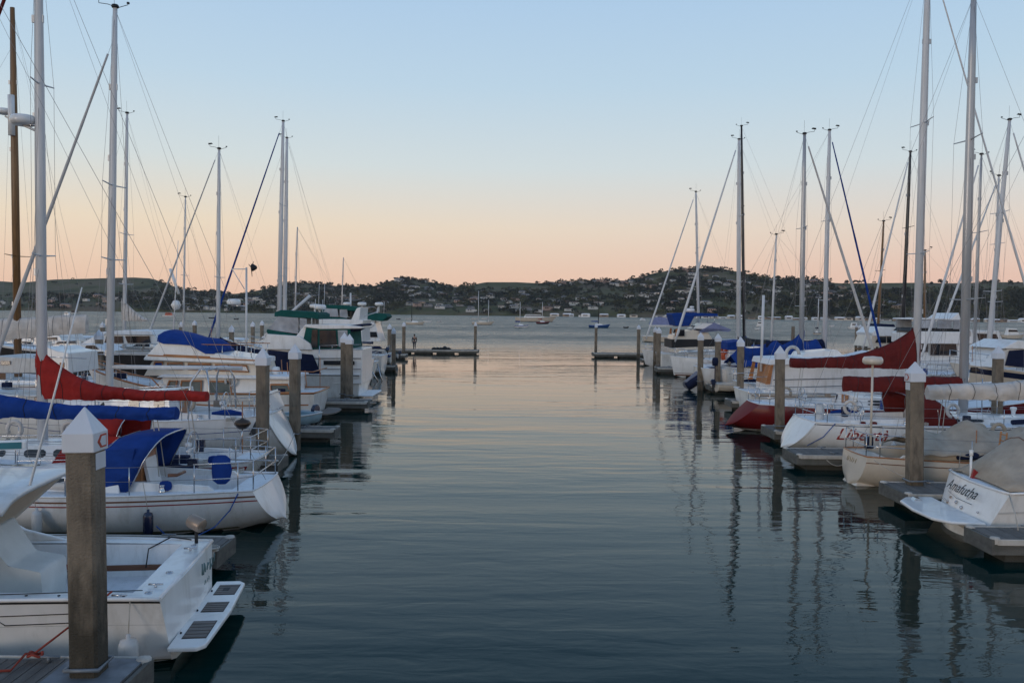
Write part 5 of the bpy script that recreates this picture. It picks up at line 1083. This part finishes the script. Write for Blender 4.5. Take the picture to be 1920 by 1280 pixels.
# --- white cruiser with swim platform
def cruiser():
    X0 = 10.95; r_ = boat('motorboat', 'white express cruiser with script lettered transom and beige canvas at the right edge', 'motorboat', X0, 19.25, 1, -3)
    h = Hull(10, 3.0, 1.15, 1.3, 1.9, tw=.92, rake=-.55, bowrake=1.5, zk0=-.25, draft=.5, kind='motor', full=2.6, bulge=.16); h.build(r_, white, transom=white); h.deck(r_, deckw, drop=.0); h.rail(r_, white, .035, 'gunwale'); h.ribbon(r_, 'rub_rail', dull, .42, .47, off=.02)
    pl = [(-.45, -1.32), (-1.15, -1.22), (-1.42, -.85), (-1.5, 0), (-1.42, .85), (-1.15, 1.22), (-.45, 1.32)]; n = 7; q = MB()
    q.add([(x, y, .42) for x, y in pl] + [(x, y, .50) for x, y in pl], [tuple(range(n)), tuple(range(n, 2 * n))] + [(i, (i + 1) % n, (i + 1) % n + n, i + n) for i in range(n)]); sp_ = q.build('swim_platform', white, r_, bevel=.035)
    q = MB(); q.prism([(-.7, .42), (.3, .2), (.3, -.25), (-.35, -.1)], 1.2, .1); q.build('platform_moulding', cream, r_, bevel=.04)
    text_mesh('Amafutha', .36, (-.235, .10, .86), (0, -1, 0), (.48, 0, 1), black, r_, shear=.38, space=1.02)
    for v in [c_ for c_ in r_.children if c_.name.startswith('lettering')][-1].data.vertices: v.co.x -= .16 * (1 - (v.co.y / 1.38) ** 2)
    for k_ in range(6): q = MB(); y_ = .62 - k_ * .075; q.tube([(-.47 - .10 * (1 - (y_ / 1.38) ** 2), y_, .615), (-.455 - .10 * (1 - (y_ / 1.38) ** 2), y_ - .035, .655)], .007, 4); q.build('small_lettering', mat('grey_lettering', (.2, .2, .22), .5), r_)
    q = MB(); q.tube([(-.32, .75, .78), (-.39, .2, .72), (-.37, -.5, .72)], .006, 4); q.build('underline', black, r_)
    for y, z, rr in ((.55, .66, .035), (.2, .62, .045), (-.1, .56, .045), (-.75, .6, .03), (.6, .52, .03), (-.2, .8, .03)):
        q = MB(); x = -.55 * (1 - (z + .25) / 1.4) - .02 - .16 * (1 - (y / 1.38) ** 2); q.lathe([(0, 0), (rr, 0), (rr * .6, .03), (0, .03)], (x, y, z), 12, Matrix.Rotation(R(-70), 4, 'Y')); q.build('fitting', steel if y < .3 else tanp, r_)
    # beige canvas drawn up to a ridge
    rows = []
    ridge = [(.0, 1.24), (.4, 1.7), (.9, 2.2), (1.6, 2.65), (2.6, 2.95), (4.5, 2.9)]
    for i, (x, zt) in enumerate(ridge):
        r2 = []
        for k in range(11):
            v = k / 5 - 1; zz = 1.22 + (zt - 1.22) * (1 - abs(v) ** 2.2); r2.append(Vector((x + noise.noise((i * .7, k, 2)) * .03, v * 1.36, zz + noise.noise((i * .9, k * .7, 5)) * .05)))
        rows.append(r2)
    q = MB(); q.grid(rows); cv = q.build('cockpit_canvas', tan, r_, solid=.015)
    for i in (2, 4): q = MB(); q.tube([p + Vector((0, 0, .012)) for p in rows[i]], .014, 5); q.build('seam', brownp, cv)
    q = MB(); q.prism([(3.2, 1.3), (8.5, 1.75), (7.5, 2.2), (4.4, 2.5), (3.2, 2.5)], 1.15, .3); q.build('cabin', white, r_, bevel=.05)
    q = MB(); q.tube([(-.02, .3, 1.15), (-.02, .3, 1.72)], .03, 8); q.tube([(-.02, .3, 1.72), (-.02, .3, 1.85)], .045, 8); q.build('stern_light', white, r_)
    q = MB(); q.prism([(-.06, 1.2), (.1, 1.16), (.14, 1.3), (.0, 1.42)], .05, .1, .2); q.build('folded_flag', redp, r_)
    q = MB(); q.tube([(-.02, -1.35, 1.18), (-.1, -1.8, .8), (-.2, -2.1, .56)], .012, 5); q.build('dock_line', rope, r_)
    for y in (.9, -1.1): q = MB(); q.tube([(.1, y, 1.2), (.3, y, 1.2)], .018, 6); q.tube([(.2, y, 1.15), (.2, y, 1.2)], .02, 6); q.build('cleat', steel, r_)
    q = MB(); q.prism([(-1.1, .5), (-.9, .5), (-.95, .56), (-1.05, .56)], .1, 0, .9); q.build('ladder_latch', steel, sp_)
cruiser()
# --- cream sailboat with tented tarpaulin and grey boom cover
root, h, P = sailboat('cream sailboat with tented canvas on deck, pale boom cover and radar pole at the stern', X(1612, 24.6), 24.7, 1, L=11, B=3.1, fb=(.92, .86, 1.3), tw=.55, rake=-.15, zk0=-.05, hullm=cream, deckm=cream, cabm=cream, rails=wood, stripe=[(.16, .185, brownp)],
    mx=7.6, mz=15.5, mm=alu, boom=2.2, boomz=2.65, cov=creamc, covh=(1.2, .45), kcov=2.4, wheel_=True, seed=21, mr=.1, coam=True, lines=True)
radome(root, (.55, .2, 3.55), .29, cream, post=(.55, .2, 1.1))
def tent(root, x0, x1, z0, peaks, w, m, seed=1, name='deck_tarpaulin'):
    rows = []; n = 40
    for i in range(n + 1):
        x = x0 + (x1 - x0) * i / n; r_ = []
        zp = z0 + .2 + sum(hh * max(0, 1 - abs(x - px_) / ww) ** 1.15 for px_, hh, ww in peaks)
        for k in range(17):
            v = k / 8 - 1; f = (1 - abs(v)) ** .8; r_.append(Vector((x + .05 * noise.noise((i * .5, k, seed)), v * w, z0 + (zp - z0) * f + .05 * noise.noise((x * 3, k * .9, seed)) + .03 * math.sin(x * 9 + abs(v) * 5))))
        rows.append(r_)
    q = MB(); q.grid(rows); return q.build(name, m, root, solid=.012)
tent(root, 1.4, 6.6, 1.05, [(1.9, .45, .8), (3.3, .75, 1.1), (4.9, .5, 1.5), (6, .5, 1)], 1.3, tan, 4)
q = MB()
for sg in (-1, 1): q.tube([(3.62, 1.1 + sg * .16 - 2.4, 1.0), (3.68, 1.1 + sg * .14 - 2.4, 1.75)], .025, 6)
for z in (1.3, 1.5, 1.68): q.tube([(3.66, -1.46, z), (3.66, -1.14, z)], .018, 6)
q.build('folding_ladder', mat('orange_wood', (.5, .22, .08), .5, .2), root)
q = MB(); q.prism([(-.12, .1), (-.02, .05), (.28, .7), (.18, .74)], .035, 0, -.1); q.build('self_steering_slot', wood, root)
for k_, (a_, b_) in enumerate(((0, .05), (.05, .0), (0, 0), (.04, .04), (.05, 0), (0, .05))):
    q = MB(); y_ = .32 - k_ * .12; bx_ = -.075 * (1 - (y_ / .8) ** 2) - .03; q.tube([(bx_ - .01, y_ + a_, .64), (bx_, y_ - .01, .71), (bx_ + .01, y_ - b_, .78)], .012, 5); q.tube([(bx_ + .0, y_ + .02, .70), (bx_ + .0, y_ - .04, .71)], .009, 5); q.build('gold_lettering', goldp, root)
q = MB(); q.prism([(-.2, -.05), (.7, -.05), (.65, .12), (-.1, .10)], .5, .3); q.build('stern_step', cream, root, bevel=.03)
# --- white sloop with red script
root, h, P = sailboat('white racing sloop with red script lettering and dark red boom cover', X(1516, 30), 30.2, 1, L=12.4, B=3.5, fb=(1.24, 1.18, 1.5), tw=.66, rake=-.78, zk0=.16, stripe=[(.055, .085, navyp)], bottom=grnf,
    mx=slx(1816, 30, X(1516, 30), 1), mz=16.6, mm=alu, mr=.165, mrake=.05, spr=(.28, .66), sw=.95, boom=slx(1592, 30, X(1516, 30), 1), boomz=2.35, cov=maroon, covh=(.6, .55), kcov=2, seed=23, wheel_=True, win=[(.15, .5, .45, .75), (.58, .95, .45, .75)], cabin=(.33, .66, .36), jib=None, dodge=maroon, lines=True)
hull_text(h, 'Libert\u00e0', .58, 1.5, .66, -1, redp, root, .42, space=1.02, bold=.002)

q = MB(); q.tube([h.pt(.05, 1, -1) + Vector((0, -.05, 0)), h.pt(.045, .6, -1) + Vector((0, -.08, 0)), h.pt(.03, .2, -1) + Vector((0, -.35, .1))], .014, 6); q.build('dock_line', blrope, root)
q = MB(); q.lathe([(0, .0), (.13, .02), (.16, .5), (.13, .75), (.05, .8), (0, .8)], (.45, -.3, 1.05), 12); q.build('white_bagged_motor', dull, root)
for x in (1.6, 2.0): q = MB(); q.box(x, x + .16, -1.2, -1.05, 1.05, 1.28); q.build('rolled_cushion', maroon, root, bevel=.04)
q = MB(); q.tube([(6.9, -1.2, 1.32), (10.4, -.7, 1.45)], .09, 8); q.build('bagged_spinnaker_pole', navy, root)
q = MB(); q.tube([h.pt(.005, q_, -1) for q_ in (.3, .5, .7, .95)], .014, 5); q.build('transom_edge', dull, root)
# --- dark red hull
X0 = X(1418, 35.6); root, h, P = sailboat('dark red hulled sloop with long raked stern and big dark red boom cover', X0, 35.8, 1, L=13.2, B=3.7, fb=(1.22, 1.12, 1.6), tw=.5, rake=-1.15, zk0=.2, hullm=redhull, transom=redflat, mx=slx(1720, 35.8, X0, 1), mz=20.6, mm=wmast, mr=.17, mrake=-.05, spr=(.33, .62), sw=1.0, boom=slx(1487, 35.8, X0, 1), boomz=2.85,
    cov=maroon, covh=(2.0, .42), kcov=3.2, seed=25, boot=[(.02, .12, dull)], bottom=antif, cabin=(.3, .66, .5), win=[(.2, .9, .62, .78), (.2, .9, .35, .51)], jib=wmast, jr=.05, wheel_=True)
# stacked cabin: white trawler with ladder, and its neighbours
yacht('white cabin boat with plain slab sides and cream house behind the red boom cover', X(1408, 41), 42.3, 40.8, 1, 13, 3.6, (1.15, 1.1, 1.7),
    [('cabin', white, [(1448, 738), (1452, 684), (1700, 684), (1720, 738)], 1.35, .03), ('cabin_roof', deckw, [(1442, 684), (1446, 673), (1596, 668), (1598, 678), (1590, 684)], 1.55, 0), ('roof_box', white, [(1510, 674), (1518, 662), (1580, 657), (1598, 674)], .9, .1), ('aft_bulkhead', wood, [(1444, 722), (1450, 676), (1456, 676), (1458, 722)], .9, 0)],
    [(wood, [(1435, 720), (1446, 678), (1451, 678), (1444, 720)], 1.5)], stripe=[(.1, .14, brownp)], tubes=[('rail', black, [(1450, 712), (1640, 708)], 1.5, .02), ('rail', black, [(1450, 726), (1620, 722)], 1.6, .015), ('pole', wmast, [(1444, 700), (1449, 552)], 0, .07), ('stern_rail', steel, [(1395, 708), (1450, 706)], 1.3, .02)], rails=False, name='cabin_boat')
q = MB(); c = atY(1486, 664, 41); q.tube([c + Vector((math.cos(a) * .32, 0, math.sin(a) * .36)) for a in [k * math.pi / 10 for k in range(17)]], .09, 8); tag(q.build('life_ring', dull), 'white horseshoe life ring hung behind the pile by the red hulled sloop', 'life ring')
X0 = X(1395, 46); sailboat('cluttered white sloop with a blue boom cover and vertical grey mast', X0, 47, 1, L=8.2, B=3.2, fb=(1.2, 1.1, 1.4), mx=slx(1504, 47, X0, 1), mz=15.2, mm=alu, mr=.14, mrake=.1, spr=(.3, .62), boom=slx(1385, 47, X0, 1), boomz=2.55, cov=blue, covh=(1.9, .7), kcov=5, seed=26, detail=1, stripe=[(.2, .3, navyp)], jib=mat('pale_furled_sail', (.52, .50, .48), .8), jr=.09)
dinghy('small beige skiff tied between the slim right piles', X(1342, 51), 50.5, 1, L=4.2, B=1.6, m=cream, z=.35, cov=None, motor=True)
q = MB(); c = atY(1341, 677, 50); q.lathe([(0, -.3), (.16, -.28), (.2, 0), (.16, .2), (0, .25)], c, 12); q.tube([c, c + Vector((0, 0, -1.6))], .03, 6)
tag(q.build('hooded_outboard', navy), 'small navy covered outboard motor on a stand beside the slim right pile', 'outboard')
r_ = empty('inflatable_dinghy', (X(1322, 55), 55, 0), R(20), 'grey and navy inflatable raised on the stern by the striped white bow', 'dinghy'); q = MB(); q.tube([(-1.3, 0, .2), (.2, -.5, 1.25), (1.3, 0, 1.2)], .3, 10); q.build('side_tube', navy, r_); q = MB(); q.tube([(-1.3, .1, .3), (.3, .6, 1.2), (1.3, .1, 1.2)], .3, 10); q.build('side_tube', mat('grey_hypalon', (.2, .21, .26), .6), r_)
q = MB(); q.prism([(-.9, .3), (.8, 1.0), (.9, 1.1), (-.8, .5)], .4); q.build('floor', black, r_)
X0 = X(1345, 50); sailboat('white sloop with large blue tarpaulin draped over its deck', X0, 55, 1, L=12.5, B=3.7, fb=(1.5, 1.4, 1.7), mx=slx(1547, 55, X0, 1), mz=17.2, mm=wmast, mr=.15, mrake=.0, spr=(.28, .62), boom=slx(1440, 55, X0, 1), boomz=2.7, cov=navy, covh=(.9, .7), kcov=3, seed=27, detail=0, jib=blue, jr=.08, lines=False)
r_ = boat('sailboat', 'low boat wholly wrapped in royal blue covers behind the white cabin boat', 'sailboat', X(1366, 53), 53.5, 1); h = Hull(9, 3.3, 1.7, 1.6, 1.9); h.build(r_, white); tent(r_, .3, 7.2, 1.75, [(1.0, 1.1, 1.2), (3.2, 1.5, 1.7), (5.0, 1.0, 1.3), (5.9, 1.3, 1.3)], 1.7, blue, 9, 'blue_cover'); q = MB(); q.prism([(2.6, 2.4), (6.2, 2.35), (5.8, 2.75), (3.2, 2.7)], .8); q.build('hatch_box', white, r_, bevel=.05)
yacht('white boat with orange life vests and low rails behind the slim right piles', X(1318, 57), 57.5, 56, 1, 9, 3.2, (1.5, 1.4, 1.8), [('cabin', white, [(1368, 690), (1370, 655), (1440, 652), (1450, 690)], 1.2, .05), ('awning', blue, [(1365, 656), (1366, 642), (1398, 638), (1400, 656)], 1.3, 0)], tubes=[('rail', steel, [(1338, 658), (1400, 664)], 1.3, .03), ('life_vest', orange, [(1372, 655), (1362, 665), (1363, 676)], .6, .16)], rails=True)
# --- bow-out sloop with furled jib
def bowout(label, pxb, Y, pxm, topy, L, fb, mm, jib, jr=.09, stripes=True, seed=1, B=3.6, mr=.13, spr=(.35, .65), cov=None, foot=None, **kw):
    Xb = X(pxb, Y); X0 = Xb + L; mx = -(X(pxm, Y) - X0); mz = atY(pxm, topy, Y).z
    return sailboat(label, X0, Y, -1, L=L, B=B, fb=fb, bowrake=.35, mx=mx, mz=mz, mm=mm, mr=mr, spr=spr, boom=max(1, mx - 4.8), boomz=2.6, cov=cov, seed=seed, detail=0, jib=jib, jr=jr, boot=[(.1, .2, brownp), (.28, .32, brownp)] if stripes else None, **kw)
root, h, P = bowout('white sloop moored bow out, plumb bow with thin brown waterline stripes', 1258, 66, 1386, 262, 12.5, (1.3, 1.3, 1.65), wmast, wmast, .10, seed=31, mr=.17, cov=black, covh=(.9, .5), mrake=-.3)
bowout('slender sloop moored bow out, nearest the right end dock', 1205, 80, 1312, 360, 11.5, (1.1, 1.1, 1.5), wmast, wmast, .09, stripes=False, seed=32, mr=.13, cov=None, mrake=-.6)
yacht('motor yacht with bright blue bimini and side curtains behind the striped bow', X(1236, 76), 76, 74.5, 1, 11, 3.6, (1.4, 1.4, 2.0), [('cabin', cream, [(1258, 650), (1264, 628), (1300, 618), (1330, 624), (1345, 650)], 1.3, .1), ('dark_hull_side', black, [(1258, 652), (1258, 636), (1345, 636), (1345, 648)], 1.82, 0), ('flybridge', white, [(1300, 616), (1320, 606), (1352, 606), (1340, 618)], 1.3, .05), ('awning', ltblue, [(1314, 620), (1340, 605), (1372, 618), (1366, 622), (1320, 616)], 1.5, .1),
    ('bimini_top', blue, [(1260, 590), (1262, 587), (1300, 586), (1346, 588), (1346, 593), (1262, 593)], 1.5, .2), ('side_curtain', blue, [(1267, 611), (1261, 592), (1303, 592), (1292, 611)], 1.45, 0)], [(glass, [(1272, 630), (1276, 618), (1284, 618), (1284, 630)], 1.4), (wood, [(1266, 630), (1268, 616), (1271, 616), (1271, 630)], 1.4)],
    tubes=[('bimini_pole', steel, [(1341, 593), (1340, 606)], 1.3, .03), ('bracket_arch', white, [(1293, 612), (1306, 590)], 1.2, .1), ('boom', wmast, [(1222, 611), (1330, 612)], 0, .07)], domes=[(1300, 585, 0, .42), (1304, 577, 0, .2)])
yacht('small boat under a pale blue grey cover beyond the right end dock', X(1206, 150), 150, 148, 1, 12, 3.6, (1.0, .9, 1.3), [('cover', ltblue, [(1222, 609), (1226, 597), (1240, 594), (1258, 597), (1262, 604), (1256, 609)], 1.4, .5), ('bow_cover', dull, [(1203, 601), (1206, 596), (1211, 597), (1214, 602)], .8, .2)], hm=cream, rails=False)
# --- further masts on the right
def far_sloop(label, pxs, Y, pxm, topy, mm, mr, seed, d=1, L=11, cov=None, jib=None, boomz=2.4, spr=(.35, .65), mrake=.2, **kw):
    X0 = X(pxs, Y); return sailboat(label, X0, Y, d, L=L, B=3.3, fb=(1.2, 1.1, 1.5), mx=(X(pxm, Y) - X0) * d, mz=atY(pxm, topy, Y).z, mm=mm, mr=mr, mrake=mrake, spr=spr, boom=max(.6, (X(pxm, Y) - X0) * d - 4.2), boomz=boomz, cov=cov, covh=(.9, .4), seed=seed, detail=0, jib=jib, jr=.08, lines=False, **kw)
far_sloop('dark masted sloop, its black mast crossing the silver mast at right', 1338, 72, 1397, 237, blackm, .13, 41, mrake=.65, cov=blue)
far_sloop('sloop with a slim pale mast between two furled sails at right', 1398, 64, 1446, 440, wmast, .08, 42, cov=blue, mrake=-.25)
far_sloop('sloop with a short brown wooden mast near the blue furled jib', 1590, 66, 1645, 415, wmw, .10, 43, mrake=-.3)
bowout('sloop moored bow out whose tall black mast stands left of the red sloop\'s mast', 1612, 60, 1692, 285, 9.5, (1.2, 1.1, 1.5), blackm, wmast, .09, stripes=False, seed=44, mr=.13, cov=navy, mrake=.25)
far_sloop('sloop with the short brown mast just right of the thick white mast', 1690, 74, 1735, 470, wmw, .11, 45)
bowout('sloop moored bow out with a grey mast hidden behind the thick alloy mast', 1722, 52, 1828, 290, 9.5, (1.2, 1.1, 1.5), alu, wmast, .09, stripes=False, seed=46, mr=.10, cov=None, mrake=.1)
bowout('sloop moored bow out, pale furled jib rising toward the leaning pale mast', 1742, 58, 1862, 330, 10, (1.2, 1.1, 1.5), wmast, wmast, .09, stripes=False, seed=49, mr=.09, cov=None, mrake=.1)
far_sloop('sloop with a pale mast leaning right at the far right edge', 1720, 46, 1851, 225, wmast, .14, 47, mrake=-.9, L=9.5, cov=None, jib=wmast)
# pale furled jibs leaning up to the tall masts
def jibline(label, a, b, Y, m, r):
    p, q_ = atY(*a, Y), atY(*b, Y + .0); q = MB(); n = 20; q.tube([p.lerp(q_, k / n) for k in range(n + 1)], [r * (1.1 - .7 * k / n) for k in range(n + 1)], 8); tag(q.build('furled_jib', m), label, 'furled sail')
# --- motor yachts at right
yacht('large white flybridge motor yacht with vinyl enclosure behind the red boom cover', X(1700, 54), 56, 54, 1, 15, 4.2, (1.9, 1.9, 2.8), [('house', white, [(1722, 700), (1724, 640), (1850, 640), (1880, 700)], 1.7, .05), ('flybridge', white, [(1722, 644), (1722, 626), (1732, 621), (1810, 622), (1870, 622), (1885, 645)], 1.9, .05), ('hard_top', white, [(1728, 599), (1730, 596), (1790, 597), (1805, 586), (1808, 600)], 1.6, .1), ('flybridge_base', black, [(1722, 622), (1728, 615), (1806, 616), (1806, 622)], 1.6, 0), ('wing', white, [(1830, 645), (1826, 620), (1874, 620), (1880, 636), (1842, 640)], 1.95, 0)],
    [(glass, [(1728, 660), (1730, 645), (1743, 645), (1743, 660)], 1.78), (glass, [(1747, 666), (1749, 645), (1796, 645), (1798, 666)], 1.78), (vinyl, [(1728, 615), (1728, 600), (1759, 600), (1760, 615)], 1.62), (vinyl, [(1763, 616), (1763, 600), (1790, 600), (1790, 616)], 1.62), (vinyl, [(1793, 617), (1793, 600), (1805, 600), (1805, 617)], 1.62), (glass, [(1836, 640), (1832, 625), (1868, 626), (1872, 636)], 2.0)], tubes=[('antenna', wmast, [(1826, 640), (1830, 588)], .5, .02), ('pole', wmast, [(1842, 668), (1848, 564)], 0, .07)])
X0 = X(1925, 41) + 0
r_, h, F = yacht('cream yacht bow with navy sheer band and portholes at the right edge', X(1822, 42) + 14, 44, 42, -1, 14, 4.0, (1.9, 1.9, 2.6), [('deckhouse', white, [(1868, 690), (1880, 668), (1930, 640), (1990, 650), (1990, 690)], 1.5, .1), ('roof', white, [(1888, 654), (1920, 638), (1970, 646), (1970, 656)], 1.6, .1)], [(navy, [(1894, 686), (1902, 658), (1930, 656), (1930, 690)], 1.55)], hm=cream, stripe=[(.12, .42, navyp)], rails=True)
for px in (1860, 1897): a = F(px, 696 if px < 1880 else 702); q = MB(); y = h.pt(a[0] / 14, h.q(a[0] / 14, a[1]), 1).y; q.box(a[0] - .28, a[0] + .28, y - .03, y + .03, a[1] - .12, a[1] + .12); q.build('porthole', glass, r_, bevel=.05)
yacht('low cream cabin cruiser between the black mast and the pale pile', X(1606, 62), 62, 60.5, 1, 11, 3.6, (1.3, 1.3, 1.8), [('deckhouse', cream, [(1630, 650), (1640, 622), (1688, 622), (1690, 650)], 1.4, .1), ('flybridge', white, [(1636, 624), (1650, 612), (1686, 614), (1688, 630), (1638, 630)], 1.5, .15), ('dark_top', navy, [(1652, 612), (1656, 607), (1680, 608), (1684, 613)], 1.2, .1)], [(glass, [(1642, 642), (1648, 631), (1662, 631), (1662, 643)], 1.42), (glass, [(1664, 643), (1664, 631), (1674, 631), (1676, 643)], 1.42)], stripe=[(.1, .13, bluep)])
yacht('white cabin cruiser bow just left of the thick white mast', X(1560, 52), 52.5, 51, 1, 12, 3.5, (1.4, 1.4, 1.8), [('cabin', deckw, [(1590, 690), (1600, 672), (1650, 660), (1690, 664), (1700, 690)], 1.3, .1)], [(glass, [(1610, 684), (1614, 677), (1640, 675), (1642, 684)], 1.3)])
# ================================================================ moored in the bay
def moored(label, px, wl, w, kind='sloop', m=None, mastpx=None, top=None, d=1, second=None, cab=None, mmt=None, stripe=None):
    Y = 7750 / (wl - (585.5 + (px - 960) * .0105)); Y = min(Y, 780); L = w * Y / 1550; x = X(px, Y)
    r_ = boat('moored_sailboat' if kind == 'sloop' else 'moored_motorboat' if kind == 'motor' else 'skiff', label, 'sailboat' if kind == 'sloop' else 'boat', x - d * L / 2, Y, d)
    f = .09 * L + .35; h = Hull(L, L * .3, f, f * .9, f * 1.35, bowrake=L * .12, tw=.7, kind='sail' if kind == 'sloop' else 'motor'); h.build(r_, m or white, nt=14); h.deck(r_, deckw)
    if stripe: h.ribbon(r_, 'stripe', stripe, f * .1, f * .4)
    if kind == 'sloop':
        trunk(r_, h, L * .3, L * .68, L * .1, L * .05, f * .9, (.5, .35), cab or white)
        for mp, tp in [(mastpx, top)] + ([second] if second else []):
            if mp is None: continue
            xm = (X(mp, Y) - (x - d * L / 2)) * d; zt = atY(mp, tp, Y).z; q = MB(); q.tube([(xm, 0, f), (xm, 0, zt)], [.16, .1], 6); q.build('mast', mmt or wmast, r_)
            q = MB(); q.tube([(xm, 0, zt), (L, 0, f * 1.3)], .012, 4); q.build('forestay', wire, r_); q = MB(); q.tube([(xm, 0, zt), (0, 0, f)], .012, 4); q.build('backstay', wire, r_)
            q = MB(); q.tube([(xm, 0, f + 1.2), (xm - L * .33, 0, f + 1.2)], [.28, .16], 6); q.build('covered_boom', stripe or creamc, r_)
    elif kind == 'motor':
        q = MB(); q.prism([(L * .2, f * .9), (L * .72, f), (L * .6, f + 1.5), (L * .25, f + 1.6)], L * .12, .1); q.build('cabin', cab or white, r_, bevel=.05)
        q = MB(); q.prism([(L * .24, f + .7), (L * .66, f + .7), (L * .6, f + 1.2), (L * .25, f + 1.2)], L * .12 - .04); q.build('window', glass, r_)
    return r_
moored('distant pale sloop anchored left of the left end dock pile', 779, 608.5, 36, m=cream, mastpx=772, top=549, mmt=blackm)
moored('distant cream ketch with two masts anchored near the middle of the bay', 906, 608.5, 42, m=cream, mastpx=897, top=545, second=(916, 562), cab=cream)
moored('distant small white sloop nearest the middle of the bay', 978, 614, 28, mastpx=975, top=566, stripe=bluep)
moored('distant long white charter boat with many windows', 1005, 603, 78, 'motor', m=cream)
moored('distant black hulled sloop in front of the long white boat', 1018, 607, 26, m=black, mastpx=1017, top=566, stripe=redp)
moored('distant blue hulled sloop with a dark mast left of the right end dock', 1124, 614.5, 41, m=bluehull, mastpx=1122, top=552, mmt=blackm, stripe=bluep)
moored('distant dark skiff right of the blue hulled sloop', 1174, 615, 11, 'skiff', m=black)
moored('distant small white boat low behind the pale anchored sloop', 802, 604, 16, 'skiff'); moored('distant dark buoy boat left of the pale anchored sloop', 747, 599, 9, 'skiff', m=black); moored('distant grey skiff between the sloop and the ketch', 823, 603.5, 9, 'skiff', m=dull)
moored('distant cream motorboat seen between the left masts', 127, 593, 20, 'motor', m=cream); moored('distant dark topped motorboat near the cream one at left', 141, 588, 22, 'motor', m=dull, cab=black)
moored('distant white boat with an orange tarpaulin between the left masts', 318, 594, 26, 'motor', cab=orange); moored('distant black skiff left of the tall navy covered mast', 399, 597, 16, 'skiff', m=black); moored('distant thin dark skiff right of the navy covered mast', 443, 599, 10, 'skiff', m=black)
moored('distant small white sloop stern on, between the two right silver masts', 1533, 627, 16, m=cream, mastpx=1534, top=560, stripe=navyp, d=1); moored('distant white runabout seen right of the blue awning', 1425, 612, 15, 'motor'); moored('distant pale skiff seen near the weathered pile', 1420, 618, 10, 'skiff')
moored('distant low white cruiser left of the brown mast at right', 1604, 617, 28, 'motor'); moored('distant cream cruiser at the far right edge of the bay', 1900, 634, 44, 'motor', m=cream); moored('distant pale sloop far right by the leaning mast', 1560, 612, 10, 'skiff')
# houseboats and craft along the right shore
rg = random.Random(11); k = 0
cols = [('white', white), ('cream', cream), ('grey', dull), ('tan', mat('tan_paint', (.34, .24, .16), .7, .15)), ('orange lit', mat('terracotta_paint', (.5, .2, .1), .7, .15))]  # wall colours by name; the last is plain terracotta orange
for px in list(range(1238, 1920, 17)) + [1040, 1062, 1075, 1090, 1100, 1132, 1165, 1190]:
    px += rg.uniform(-4, 4); Y0 = interp(SHO, px) - 12; cn, cm = cols[rg.choice([0, 0, 1, 1, 2, 3] + ([4] if 1505 < px < 1530 else []))]; w = rg.uniform(3, 6.5); hh = rg.uniform(2, 4.2); x = X(px, Y0)
    near = ('right of the bay boats' if px < 1200 else 'below the peak' if px < 1330 else 'behind the blue bimini' if px < 1420 else 'behind the blue covered boats' if px < 1600 else 'behind the tall right masts' if px < 1760 else 'at the right edge')
    r_ = empty('shoreline_houseboat', (x, Y0, 0), R(rg.uniform(-20, 20)), f'tiny {cn} houseboat along the far shore {near}', 'houseboat', f'{cn} houseboats along the far shore {near}')
    q = MB(); q.box(-w, w, -2, 2, -.3, hh * .8); q.build('wall', cm, r_); q = MB(); q.prism([(-w - .3, hh * .8), (w + .3, hh * .8), (w * .8, hh * 1.15), (-w * .8, hh * 1.15)], 2.3, .8); q.build('roof', deckw if rg.random() < .6 else fasc, r_); q = MB(); q.box(-w * .6, w * .5, -2.06, -1.98, hh * .35, hh * .65); q.build('window', glass, r_)

line('pale line hanging off the edge of the wide finger dock', atZ(1550, 862, .45), atZ(1596, 858, .5), .22)
line('stern line from the cream sailboat down to the dock with the tallest right pile', (X(1640, 23.4), 23.2, .95), atZ(1745, 905, .55), .12)
# ---------------------------------------------------------------- evening air over the bay
hm_ = bpy.data.materials.new('evening_haze'); hm_.use_nodes = True; t = hm_.node_tree; t.nodes.clear()
o_ = N(t, 'ShaderNodeOutputMaterial'); v_ = N(t, 'ShaderNodeVolumePrincipled'); v_.inputs['Color'].default_value = (.78, .80, .86, 1); v_.inputs['Density'].default_value = .00006; v_.inputs['Anisotropy'].default_value = 0
t.links.new(v_.outputs[0], o_.inputs['Volume'])
q = MB(); q.box(-2600, 2600, -400, 1750, -4, 100); tag(q.build('haze', hm_), 'thin evening haze over the bay', 'haze', kind='stuff')
